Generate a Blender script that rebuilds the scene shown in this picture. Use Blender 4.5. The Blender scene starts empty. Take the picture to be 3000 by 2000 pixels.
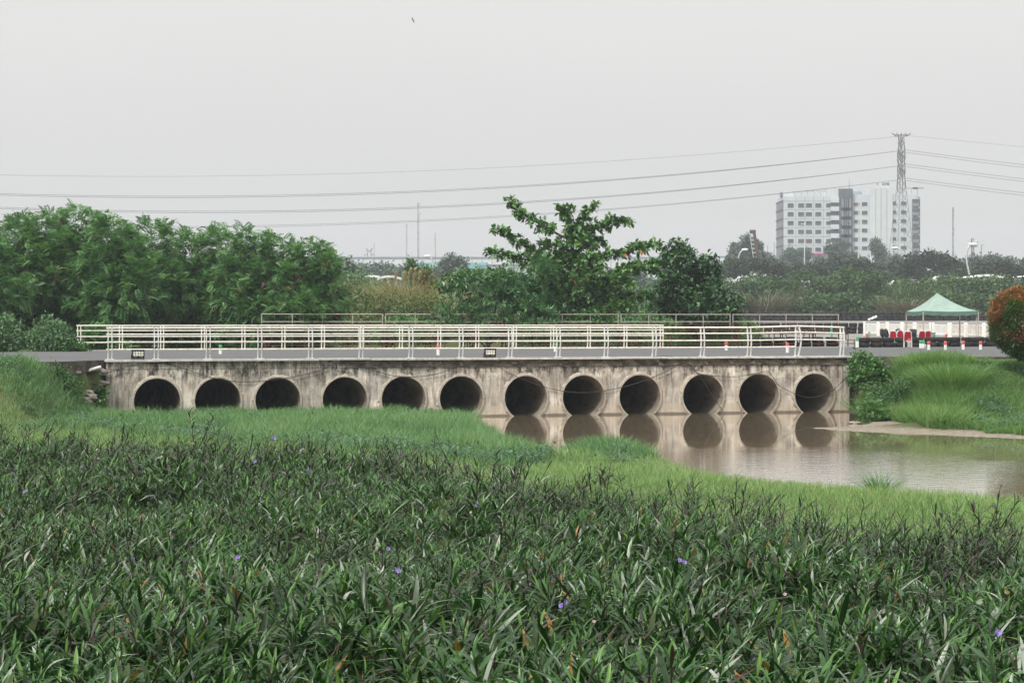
import bpy, math
import numpy as np
from mathutils import Vector, Matrix
rng = np.random.default_rng(11)
SC = bpy.context.scene
COL = SC.collection
F, HY, CX, EYE = 5833.0, 940.0, 1500.0, 3.28      # focal length in photo pixels, horizon row, centre column, eye height over the water
R = math.radians

def P(px, py, Y):
    return np.array([(px - CX) / F * Y, Y, EYE - (py - HY) / F * Y])
def sstep(a, b, x):
    t = np.clip((np.asarray(x, float) - a) / (b - a), 0, 1)
    return t * t * (3 - 2 * t)
ORD = ['first','second','third','fourth','fifth','sixth','seventh','eighth','ninth','tenth','eleventh','twelfth','thirteenth','fourteenth','fifteenth','sixteenth','seventeenth','eighteenth','nineteenth','twentieth']
def ordinal(i):
    if i < 20: return ORD[i]
    tens = {2:'twenty',3:'thirty',4:'forty',5:'fifty',6:'sixty'}
    tenth = {2:'twentieth',3:'thirtieth',4:'fortieth',5:'fiftieth',6:'sixtieth'}
    k = i + 1
    return tenth[k // 10] if k % 10 == 0 else tens[k // 10] + '-' + ORD[k % 10 - 1]

# ------------------------------------------------------------------ objects
def tag(o, label=None, cat=None, group=None, kind=None):
    if label: o['label'] = label
    if cat: o['category'] = cat
    if group: o['group'] = group
    if kind: o['kind'] = kind
    return o
def thing(name, label, cat, loc=(0,0,0), rotz=0.0, group=None):
    o = bpy.data.objects.new(name, None); COL.objects.link(o)
    o.empty_display_size = 0.2
    o.location = tuple(float(v) for v in loc); o.rotation_euler = (0, 0, rotz)
    return tag(o, label, cat, group)
def link(name, me, mat, parent):
    if mat is not None: me.materials.append(mat)
    o = bpy.data.objects.new(name, me); COL.objects.link(o)
    if parent is not None: o.parent = parent
    return o
def mesh_np(name, V, Q, mat, parent=None, tint=None, smooth=False, world=True):
    V = np.asarray(V, float); Q = np.asarray(Q)
    if parent is not None and world: V = V - np.array(parent.location)
    me = bpy.data.meshes.new(name)
    m, k = Q.shape
    me.vertices.add(len(V)); me.vertices.foreach_set('co', V.astype(np.float32).ravel())
    me.loops.add(m * k); me.loops.foreach_set('vertex_index', Q.astype(np.int32).ravel())
    me.polygons.add(m); me.polygons.foreach_set('loop_start', np.arange(0, m * k, k, dtype=np.int32))
    me.update(calc_edges=True)
    if smooth: me.polygons.foreach_set('use_smooth', np.ones(m, dtype=bool))
    if tint is not None:
        a = me.attributes.new('tint', 'FLOAT', 'POINT'); a.data.foreach_set('value', np.asarray(tint, np.float32))
    return link(name, me, mat, parent)
class MB:
    def __init__(s): s.v = []; s.f = []; s.sm = []
    def add(s, V, Fs, smooth=False):
        b = len(s.v); s.v += [tuple(float(c) for c in p) for p in V]
        for f in Fs: s.f.append([b + i for i in f]); s.sm.append(smooth)
        return s
    def box(s, c, size, rot=None):
        h = np.array(size, float) / 2
        V = np.array([[x, y, z] for x in (-1, 1) for y in (-1, 1) for z in (-1, 1)]) * h
        if rot is not None: V = V @ np.array(rot).T
        return s.add(V + np.array(c, float), [(0,1,3,2),(4,6,7,5),(0,4,5,1),(2,3,7,6),(0,2,6,4),(1,5,7,3)])
    def beam(s, a, b, w, h, up=(0,0,1)):
        a = np.array(a, float); b = np.array(b, float); d = b - a; L = np.linalg.norm(d); d /= L
        up = np.array(up, float)
        if abs(d @ up) > .97: up = np.array([0., 1, 0])
        x = np.cross(d, up); x /= np.linalg.norm(x); z = np.cross(x, d)
        return s.box((a + b) / 2, (w, L, h), np.stack([x, d, z], 1))
    def tube(s, pts, r, n=8, cap=True, smooth=True):
        pts = np.array(pts, float); k = len(pts)
        rr = np.full(k, r) if np.isscalar(r) else np.array(r, float)
        T = np.gradient(pts, axis=0); T /= np.linalg.norm(T, axis=1)[:, None] + 1e-12
        up = np.array([0, 0, 1.]) if abs(T[0][2]) < .9 else np.array([1., 0, 0])
        V = []
        for i in range(k):
            x = np.cross(T[i], up); x /= np.linalg.norm(x) + 1e-12
            up2 = np.cross(x, T[i]); up = up2
            for j in range(n):
                a = 2 * math.pi * j / n
                V.append(pts[i] + rr[i] * (math.cos(a) * x + math.sin(a) * up2))
        Fs = [(i*n+j, i*n+(j+1) % n, (i+1)*n+(j+1) % n, (i+1)*n+j) for i in range(k-1) for j in range(n)]
        s.add(V, Fs, smooth)
        if cap:
            s.add([V[j] for j in range(n)], [tuple(range(n))[::-1]]); s.add([V[(k-1)*n+j] for j in range(n)], [tuple(range(n))])
        return s
    def lathe(s, prof, n=24, c=(0,0,0), axis='z', smooth=True, close=False):
        V = []
        for r, z in prof:
            for j in range(n):
                a = 2 * math.pi * j / n
                p = (r*math.cos(a), r*math.sin(a), z)
                if axis == 'y': p = (p[0], p[2], p[1])
                if axis == 'x': p = (p[2], p[0], p[1])
                V.append((p[0]+c[0], p[1]+c[1], p[2]+c[2]))
        k = len(prof)
        Fs = [(i*n+j, i*n+(j+1) % n, ((i+1) % k)*n+(j+1) % n, ((i+1) % k)*n+j) for i in range(k if close else k-1) for j in range(n)]
        return s.add(V, Fs, smooth)
    def disc(s, c, r, n=24, axis='y'):
        V = []
        for j in range(n):
            a = 2*math.pi*j/n
            p = {'y': (r*math.cos(a), 0, r*math.sin(a)), 'z': (r*math.cos(a), r*math.sin(a), 0)}[axis]
            V.append(np.array(c) + p)
        return s.add(V, [tuple(range(n))])
    def build(s, name, mat, parent=None, world=False):
        V = np.array(s.v, float)
        if world and parent is not None: V = V - np.array(parent.location)
        me = bpy.data.meshes.new(name); me.from_pydata([tuple(p) for p in V], [], s.f)
        me.polygons.foreach_set('use_smooth', np.array(s.sm, dtype=bool)); me.update()
        return link(name, me, mat, parent)
def copy_tree(o, parent=None):
    c = o.copy(); COL.objects.link(c)
    if parent is not None: c.parent = parent
    for ch in [x for x in bpy.data.objects if x.parent == o]: copy_tree(ch, c)
    return c

# ------------------------------------------------------------------ materials
def nt(name):
    m = bpy.data.materials.new(name); m.use_nodes = True
    n = m.node_tree.nodes; l = m.node_tree.links; n.clear()
    out = n.new('ShaderNodeOutputMaterial'); b = n.new('ShaderNodeBsdfPrincipled')
    l.new(b.outputs[0], out.inputs[0])
    return m, n, l, b, out
def ramp(n, l, src, stops, interp='LINEAR'):
    r = n.new('ShaderNodeValToRGB'); r.color_ramp.interpolation = interp
    e = r.color_ramp.elements
    while len(e) > 1: e.remove(e[-1])
    for i, (p, c) in enumerate(stops):
        q = e[0] if i == 0 else e.new(p)
        q.position = p; q.color = (*(c if hasattr(c, '__len__') else (c, c, c)), 1)
    l.new(src, r.inputs[0]); return r.outputs[0]
def noise(n, l, scale, detail=4, rough=.55, mapping=(1,1,1), coord='Object', loc=(0,0,0)):
    t = n.new('ShaderNodeTexCoord'); mp = n.new('ShaderNodeMapping'); mp.inputs['Scale'].default_value = mapping; mp.inputs['Location'].default_value = loc
    l.new(t.outputs[coord], mp.inputs[0])
    z = n.new('ShaderNodeTexNoise'); z.inputs['Scale'].default_value = scale; z.inputs['Detail'].default_value = detail; z.inputs['Roughness'].default_value = rough
    l.new(mp.outputs[0], z.inputs['Vector']); return z.outputs['Fac']
def mix(n, l, fac, a, b, mode='MIX'):
    m = n.new('ShaderNodeMix'); m.data_type = 'RGBA'; m.blend_type = mode
    for s, v in ((m.inputs['Factor'], fac), (m.inputs['A'], a), (m.inputs['B'], b)):
        if hasattr(v, 'is_output') or isinstance(v, bpy.types.NodeSocket): l.new(v, s)
        elif hasattr(v, '__len__'): s.default_value = (*v, 1) if len(v) == 3 else v
        else: s.default_value = v
    return m.outputs['Result']
def math_(n, l, op, a, b=0.0, clamp=False):
    m = n.new('ShaderNodeMath'); m.operation = op; m.use_clamp = clamp
    for s, v in ((m.inputs[0], a), (m.inputs[1], b)):
        if isinstance(v, bpy.types.NodeSocket): l.new(v, s)
        else: s.default_value = v
    return m.outputs[0]
def bump(n, l, b, h, strength=.3, dist=.02):
    k = n.new('ShaderNodeBump'); k.inputs['Strength'].default_value = strength; k.inputs['Distance'].default_value = dist
    l.new(h, k.inputs['Height']); l.new(k.outputs[0], b.inputs['Normal'])
def noisy(name, c1, c2, scale=4, rough=.8, spec=.3, bmp=0, bscale=30, metal=0, mapping=(1,1,1), lo=.35, hi=.65, coord='Object', c3=None):
    m, n, l, b, o = nt(name)
    f = noise(n, l, scale, 6, .6, mapping, coord)
    c = ramp(n, l, f, [(lo, c1), (hi, c2)])
    if c3 is not None:
        g = ramp(n, l, noise(n, l, scale * 2.7, 6, .65, mapping, coord, (3, 7, 1)), [(.56, 0), (.66, 1)])
        c = mix(n, l, g, c, c3)
    l.new(c, b.inputs['Base Color'])
    b.inputs['Roughness'].default_value = rough; b.inputs['Specular IOR Level'].default_value = spec; b.inputs['Metallic'].default_value = metal
    if bmp: bump(n, l, b, noise(n, l, bscale, 6, .6, (1,1,1), coord), bmp, .02)
    return m
def leafmat(name, stops, rough=.5, spec=.35, trans=.25, interp='LINEAR'):
    m, n, l, b, out = nt(name)
    a = n.new('ShaderNodeAttribute'); a.attribute_name = 'tint'
    c = ramp(n, l, a.outputs['Fac'], stops, interp)
    l.new(c, b.inputs['Base Color']); b.inputs['Roughness'].default_value = rough; b.inputs['Specular IOR Level'].default_value = spec
    if trans:
        t = n.new('ShaderNodeBsdfTranslucent')
        l.new(mix(n, l, 1.0, c, (1.25, 1.35, .7), 'MULTIPLY'), t.inputs[0])
        s = n.new('ShaderNodeMixShader'); s.inputs[0].default_value = trans
        l.new(b.outputs[0], s.inputs[1]); l.new(t.outputs[0], s.inputs[2]); l.new(s.outputs[0], out.inputs[0])
    return m

# ------------------------------------------------------------------ scattering
def unit(v): return v / (np.linalg.norm(v, axis=-1, keepdims=True) + 1e-9)
def rand_dir(n, g=None):
    return unit((g or rng).normal(size=(n, 3)))
def basis(d, up=None):
    d = unit(d)
    if up is None: up = np.tile([0., 0, 1.], (len(d), 1))
    x = np.cross(d, up); bad = np.linalg.norm(x, axis=1) < 1e-3; x[bad] = [1, 0, 0]; x = unit(x)
    return np.stack([x, d, np.cross(x, d)], 2)
class Soup:
    def __init__(s): s.V = []; s.Q = []; s.t = []; s.n = 0
    def put(s, T, Q, pos, Rm, sc, tint):
        n = len(pos)
        if n == 0: return
        sc = np.asarray(sc, float)
        sc = sc[:, None, None] if sc.ndim == 1 else sc[:, None, :]
        V = np.einsum('nij,nkj->nki', Rm, T[None] * sc) + pos[:, None, :]
        k = len(T)
        s.V.append(V.reshape(-1, 3)); s.Q.append((Q[None] + (np.arange(n) * k)[:, None, None]).reshape(-1, 4) + s.n)
        s.t.append(np.repeat(tint, k)); s.n += n * k
    def raw(s, V, Q, tint):
        s.V.append(V); s.Q.append(Q + s.n); s.t.append(tint); s.n += len(V)
    def arrays(s): return np.concatenate(s.V), np.concatenate(s.Q), np.concatenate(s.t)
    def build(s, name, mat, parent=None):
        V, Q, t = s.arrays(); return mesh_np(name, V, Q, mat, parent, t)
def leaf_t(w=.2, rows=5, droop=.3, fold=.25, prof='lance', cols=3):
    V = []; Q = []
    for i in range(rows):
        t = i / (rows - 1)
        if prof == 'lance': ww = w * (math.sin(math.pi * min(1, t * .92 + .06)) ** .8)
        elif prof == 'obov': ww = w * (math.sin(math.pi * min(1, .06 + .9 * t ** 1.5)) ** .7)
        else: ww = w * (1 - t) ** .6
        ww = max(ww, .004)
        y = t * (1 - .25 * droop * t); z = -droop * t * t
        if cols == 3: V += [(-ww, y, z + fold * ww), (0, y, z), (ww, y, z + fold * ww)]
        else: V += [(-ww, y, z), (ww, y, z)]
    for i in range(rows - 1):
        for c in range(cols - 1): Q.append((i*cols+c, i*cols+c+1, (i+1)*cols+c+1, (i+1)*cols+c))
    return np.array(V, float), np.array(Q)
def blade_t(w, bend, rows=4):
    V = []; Q = []
    for i in range(rows):
        t = i / (rows - 1); ww = w * (1 - t) ** .7 * .5 + .0008
        V += [(-ww, bend * t * t, t * (1 - .3 * bend * t)), (ww, bend * t * t, t * (1 - .3 * bend * t))]
    for i in range(rows - 1): Q.append((2*i, 2*i+1, 2*i+3, 2*i+2))
    return np.array(V, float), np.array(Q)
def frond_t(pairs=6, droop=.35, pl=.42, pw=.075):
    V = []; Q = []
    def quad(a, d, L, w, dz):
        a = np.array(a, float); d = np.array(d, float); d /= np.linalg.norm(d); sd = np.array([d[1], -d[0], 0])
        b = len(V); e = a + d * L + np.array([0, 0, -dz]); mth = a + d * L * .5 + np.array([0, 0, -dz * .3])
        V.extend([a, mth - sd * w, e, mth + sd * w]); Q.append((b, b+1, b+2, b+3))
    for i in range(pairs):
        t = .18 + .8 * i / (pairs - 1); p = (0, t, -droop * t * t)
        L = pl * (.75 + .5 * math.sin(math.pi * (t - .1)))
        for sx in (-1, 1): quad(p, (sx * .85, .55, 0), L, pw, .14)
    quad((0, .95, -droop * .9), (0, 1, 0), .25, pw * .8, .1)
    return np.array(V, float), np.array(Q)
def wob(D, seed):
    s = seed * 1.7
    return (np.sin(D[:, 0]*3.1+s) * np.sin(D[:, 2]*4.3+s*2.1) + .6*np.sin(D[:, 1]*5.7+s*.7) * np.sin(D[:, 2]*6.9-s) + .4*np.sin(D[:, 0]*9.1-s*1.3))
def clumps(blobs, n, lo=.62, rough=.16, g=None):
    """n clump centres and outward normals spread over blobs (cx,cy,cz,rx,ry,rz)"""
    g = g or rng
    B = np.array(blobs, float); wgt = (B[:, 3]*B[:, 5] + B[:, 4]*B[:, 5] + B[:, 3]*B[:, 4]); wgt /= wgt.sum()
    idx = g.choice(len(B), n, p=wgt); D = rand_dir(n, g)
    r = lo + (1 - lo) * g.random(n) ** .6
    r = r * (1 + rough * wob(D, 1.3) + .05 * g.normal(size=n))
    c = B[idx, :3] + D * B[idx, 3:] * r[:, None]
    nn = unit(D / B[idx, 3:] * B[idx, 3:].mean(1, keepdims=True))
    return c, nn

_H = np.random.default_rng(123).random((256, 256))
def vnoise(X, Y, sc, ox=0.0):
    """smooth 0..1 noise over the ground, feature size sc metres"""
    x = np.asarray(X)/sc + 100 + ox; y = np.asarray(Y)/sc + 57 + ox*1.7; i = np.floor(x).astype(int); j = np.floor(y).astype(int); fx = x-i; fy = y-j
    fx = fx*fx*(3-2*fx); fy = fy*fy*(3-2*fy); h = lambda a, b: _H[a % 256, b % 256]
    return (h(i, j)*(1-fx) + h(i+1, j)*fx)*(1-fy) + (h(i, j+1)*(1-fx) + h(i+1, j+1)*fx)*fy
def fnoise(X, Y, sc, ox=0.0): return .5*vnoise(X, Y, sc, ox) + .3*vnoise(X, Y, sc*.45, ox+3) + .2*vnoise(X, Y, sc*.2, ox+7)
# ------------------------------------------------------------------ camera, sky, sun
cd = bpy.data.cameras.new('camera'); cam = bpy.data.objects.new('camera', cd); COL.objects.link(cam); SC.camera = cam
cam.location = (0, 0, EYE); cam.rotation_euler = (R(90), 0, 0)
cd.sensor_width = 36; cd.lens = 36 * F / 3000; cd.shift_y = -60 / 3000; cd.clip_end = 6000; cd.clip_start = .2
SC.view_settings.view_transform = 'Standard'; SC.view_settings.look = 'None'; SC.view_settings.exposure = 0.42; SC.view_settings.gamma = 1
SC.cycles.max_bounces = 8; SC.cycles.diffuse_bounces = 3; SC.cycles.glossy_bounces = 3; SC.cycles.transmission_bounces = 3; SC.cycles.volume_bounces = 0
SC.cycles.use_denoising = True; SC.cycles.denoiser = 'OPENIMAGEDENOISE'; SC.cycles.denoising_input_passes = 'RGB_ALBEDO_NORMAL'; SC.cycles.denoising_prefilter = 'ACCURATE'; SC.cycles.sample_clamp_indirect = 4

w = bpy.data.worlds.new('World'); SC.world = w; w.use_nodes = True
n = w.node_tree.nodes; l = w.node_tree.links
bg = n['Background']; bg.inputs[1].default_value = .1
sky = n.new('ShaderNodeTexSky'); sky.sky_type = 'NISHITA'; sky.sun_disc = False
sky.sun_elevation = R(52); sky.sun_rotation = R(217); sky.dust_density = 6; sky.air_density = 1.5
hs = n.new('ShaderNodeHueSaturation'); hs.inputs['Saturation'].default_value = .12; l.new(sky.outputs[0], hs.inputs['Color'])
tc = n.new('ShaderNodeTexCoord'); sx = n.new('ShaderNodeSeparateXYZ'); l.new(tc.outputs['Generated'], sx.inputs[0])
z = math_(n, l, 'MAXIMUM', sx.outputs['Z'], 0.0)
lin = math_(n, l, 'ADD', math_(n, l, 'MULTIPLY', z, 5.4), 5.5)
quad = math_(n, l, 'MULTIPLY', math_(n, l, 'MULTIPLY', z, z), 9.0)
tot = math_(n, l, 'ADD', lin, quad)
cl = noise(n, l, 2.2, 5, .55, (1, 1, 3.5), 'Generated')
tot = math_(n, l, 'MULTIPLY', tot, math_(n, l, 'ADD', math_(n, l, 'MULTIPLY', cl, .14), .93))
cmb = n.new('ShaderNodeCombineColor')
for i, k in enumerate((1.0, .988, .972)): l.new(math_(n, l, 'MULTIPLY', tot, k), cmb.inputs[i])
l.new(mix(n, l, .82, hs.outputs[0], cmb.outputs[0]), bg.inputs[0])
sd_ = bpy.data.lights.new('sun', 'SUN'); sun = bpy.data.objects.new('sun', sd_); COL.objects.link(sun)
sd_.energy = 2.7; sd_.angle = R(9); sd_.color = (1, .95, .87)
sun.rotation_euler = Vector((.36, .5, -.79)).to_track_quat('-Z', 'Y').to_euler()

# ------------------------------------------------------------------ bridge frame: u along the front wall, v away from the viewer
A0 = np.array([-13.3, 65.2]); A1 = np.array([12.2, 72.0]); LEN = float(np.linalg.norm(A1 - A0))
ux, uy = (A1 - A0) / LEN; TH = math.atan2(uy, ux)
def B(u, v, z=0.0): return np.array([A0[0] + ux*u - uy*v, A0[1] + uy*u + ux*v, z])
def u_at(px, v=0.0):
    # u of the point of the line v=const that is seen in photo column px
    k = (px - CX) / F; ox, oy = A0[0] - uy*v, A0[1] + ux*v
    return (k*oy - ox) / (ux - k*uy)
ROADX = np.array([-400, -60, -20, -14.2, -13.35, 12.2, 17, 60, 400]); ROADY = np.array([40, 55, 60, 62.6, 65.2, 72, 71.2, 69, 60])
def roadline(X): return np.interp(X, ROADX, ROADY)
WATER = np.array([(-1.5,68.5),(-1.2,64),(-1.0,60),(-.5,56.6),(0.02,52.9),(.42,49.6),(.75,47.6),(1.1,48.0),(1.5,50),(2.0,50.8),(2.8,50.4),(3.4,48.2),(3.7,46),(3.9,43.8),(4.3,41.8),(5.5,39.6),(7.1,37.8),(9.0,35.8),(13,34.2),(22,33),(45,32),
   (45,51),(22,53.6),(14.3,55.6),(12.3,57.6),(10.3,59.2),(9.2,61.0),(10.4,61.7),(11.3,63.2),(11.9,65.4),(11.95,68.6),(12.2,72.05),(5.4,97.2),(-20,90.4),(-13.15,65.9)])
def seg_sd(X, Y, poly):
    X = np.asarray(X, float); Y = np.asarray(Y, float); d = np.full(X.shape, 1e9); ins = np.zeros(X.shape, bool)
    k = len(poly)
    for i in range(k):
        ax, ay = poly[i]; bx, by = poly[(i+1) % k]; ex, ey = bx-ax, by-ay
        t = np.clip(((X-ax)*ex + (Y-ay)*ey) / (ex*ex+ey*ey), 0, 1)
        d = np.minimum(d, np.hypot(X-ax-t*ex, Y-ay-t*ey))
        c = ((ay > Y) != (by > Y)); xi = ax + (Y-ay) * ex / (ey if ey != 0 else 1e-9)
        ins ^= c & (X < xi)
    return np.where(ins, d, -d)
def water_sd(X, Y): return seg_sd(X, Y, WATER)
def hn(X, Y): return (np.sin(X*1.3+.7)*np.sin(Y*1.1+2) + .5*np.sin(X*2.9-Y*1.7) + .3*np.sin(X*5.3+Y*4.1))
def back_z(Y): return 1.93 + 1.35 * sstep(132, 255, Y)
def ground_z(X, Y):
    X = np.asarray(X, float); Y = np.asarray(Y, float)
    d = water_sd(X, Y); land = -d
    rl = roadline(X); q = rl - Y                                  # distance in front of the road edge
    lo = .02 + .16 * sstep(0, 2.5, land) + .03 * hn(X, Y) * sstep(.3, 2, land)
    lb = sstep(-12.9, -15.2, X) * (1.93 - .1) * (1 - sstep(.4, 8.5, q + .4*hn(X*.6, Y*.6)))
    rb = sstep(12.55, 14.3, X) * (1.74 - .1) * (1 - sstep(.6, 11.0, q + .3*hn(X*.5, Y*.5)))
    near = 1.5 * sstep(9, 2, Y)
    z = lo + np.maximum(lb, rb) * sstep(.1, 1.6, land) + near
    z = np.where(Y >= rl + .55*((X > 11.2) & (X < 13.6)), back_z(Y), z)
    u = (X-A0[0])*ux + (Y-A0[1])*uy; v = -(X-A0[0])*uy + (Y-A0[1])*ux
    inb = (u > .02) & (u < LEN-.02) & (v > -.35) & (v < 23)
    z = np.where(inb, np.minimum(lo, .06), z)
    return np.where(d > 0, -np.minimum(.7, .22 * d), z)
gx = np.unique(np.concatenate([np.linspace(-700, -60, 18), np.linspace(-60, -24, 30), np.arange(-24, 28, .3), np.linspace(28, 70, 40), np.linspace(70, 700, 18)]))
gy = np.unique(np.concatenate([np.linspace(-12, 10, 12), np.arange(10, 98, .3), np.linspace(98, 280, 60), np.linspace(280, 1500, 30)]))
GX, GY = np.meshgrid(gx, gy); GZ = ground_z(GX, GY)
V = np.stack([GX.ravel(), GY.ravel(), GZ.ravel()], 1); nx = len(gx)
I = (np.arange(len(gy)-1)[:, None]*nx + np.arange(nx-1)[None]).ravel()
m, n, l, b, o = nt('soil')
c = ramp(n, l, noise(n, l, .8, 8, .65), [(.36, (.05, .062, .026)), (.5, (.06, .088, .032)), (.66, (.10, .085, .05))])
g = n.new('ShaderNodeNewGeometry'); s = n.new('ShaderNodeSeparateXYZ'); l.new(g.outputs['Position'], s.inputs[0])
zz = math_(n, l, 'ADD', s.outputs['Z'], math_(n, l, 'MULTIPLY', noise(n, l, 2.5, 5), -.12))
mud = ramp(n, l, zz, [(.0, 1), (.07, 0)])
mc = ramp(n, l, noise(n, l, 6, 6, .65), [(.35, (.15, .128, .10)), (.65, (.245, .215, .175))])
l.new(mix(n, l, mud, c, mc), b.inputs['Base Color']); b.inputs['Roughness'].default_value = .95; b.inputs['Specular IOR Level'].default_value = .08
bump(n, l, b, noise(n, l, 9, 8, .7), .6, .05)
tag(mesh_np('ground', V, np.stack([I, I+1, I+nx+1, I+nx], 1), m, smooth=True), kind='structure')

# water
m, n, l, b, o = nt('muddy_water')
c = ramp(n, l, noise(n, l, .25, 4), [(.35, (.275, .215, .145)), (.65, (.325, .26, .178))])
l.new(c, b.inputs['Base Color']); b.inputs['Roughness'].default_value = .02; b.inputs['IOR'].default_value = 1.36; b.inputs['Coat Weight'].default_value = .85; b.inputs['Coat IOR'].default_value = 1.4; b.inputs['Coat Roughness'].default_value = .03
g = n.new('ShaderNodeNewGeometry'); s = n.new('ShaderNodeSeparateXYZ'); l.new(g.outputs['Position'], s.inputs[0])
jy = math_(n, l, 'MULTIPLY', math_(n, l, 'SUBTRACT', noise(n, l, .5, 4), .5), 4.0)
calm = ramp(n, l, math_(n, l, 'MULTIPLY', math_(n, l, 'ADD', s.outputs['Y'], jy), .01), [(.495, 1.0), (.525, .06)])
xr = ramp(n, l, math_(n, l, 'MULTIPLY', math_(n, l, 'ADD', s.outputs['X'], jy), .05), [(.08, 0.05), (.30, 1), (.52, 1), (.60, .05)])
calm = math_(n, l, 'MULTIPLY', calm, xr)
h = math_(n, l, 'MULTIPLY', math_(n, l, 'ADD', noise(n, l, 3.2, 3, .5, (.8, 1.3, 1)), math_(n, l, 'MULTIPLY', noise(n, l, 9, 2, .5, (.7, 1.5, 1)), .35)), calm)
bump(n, l, b, h, .2, .03); l.new(b.inputs['Normal'].links[0].from_socket, b.inputs['Coat Normal'])
tag(MB().add([(-26, 30, 0), (46, 30, 0), (46, 98, 0), (-26, 98, 0)], [(0,1,2,3)]).build('water', m), kind='structure')

# road: slab with a front edge that follows the bridge, back edge at the far railing
asph = noisy('asphalt', (.085, .086, .09), (.115, .116, .12), 1.2, .9, .1, .25, 60, mapping=(.35, 1.5, 1), c3=(.14, .14, .14))
fx = [-60, -20, -14.2, -13.35] ; front = [(x, float(roadline(x))) for x in fx] + [tuple(B(.05, .30)[:2]), tuple(B(LEN-.05, .30)[:2])] + [(x, float(roadline(x))) for x in (12.35, 17, 40, 70)]
backp = [(-60, 80), (-20.5, 82.0), tuple(B(-.2, 21.9)[:2]), tuple(B(LEN+.2, 21.9)[:2]), (17.0, 97.5), (25.5, 101.5), (40, 105), (70, 110)]
k = len(front); top = [(x, y, 2.0) for x, y in front]; bot = [(x, y, 1.62) for x, y in front]; bk = [(x, y, 2.0) for x, y in backp]
mb = MB(); mb.add(top + bk[::-1], [tuple(range(len(top) + len(bk)))])
o = mb.build('road', asph); tag(o, kind='structure')
edge = noisy('road_edge', (.035, .03, .026), (.10, .09, .075), 2.5, .9, .2, .5, 20, c3=(.16, .14, .11))
mb = MB()
for i in range(k-1):
    if i in (3, 4, 5): continue
    mb.add([bot[i], bot[i+1], (*top[i+1][:2], 1.996), (*top[i][:2], 1.996)], [(0,1,2,3)])
tag(mb.build('road_edge', edge), kind='structure')
# pale race track apron behind the tyre row, rising with the ground
track = noisy('track', (.17, .167, .16), (.22, .215, .205), .25, .95, .05, mapping=(1, .3, 1))
ty = np.concatenate([np.linspace(97, 130, 5), np.linspace(132, 262, 40)])
V = []; Q = []
for i, y in enumerate(ty):
    xl = np.interp(y, [97, 112, 150, 262], [9.0, 13.5, 17, 24]); 
    for j in range(9):
        x = xl + (95 - xl) * j / 8; yy = y + (x - xl) * (.14 if y < 103 else .0) * .0
        V.append((x, y, back_z(y) + .035 + (0 if y > 111 else 0)))
        if i and j: a = i*9+j; Q.append((a-10, a-9, a, a-1))
tag(mesh_np('track', np.array(V), np.array(Q), track, smooth=True), kind='structure')

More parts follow.
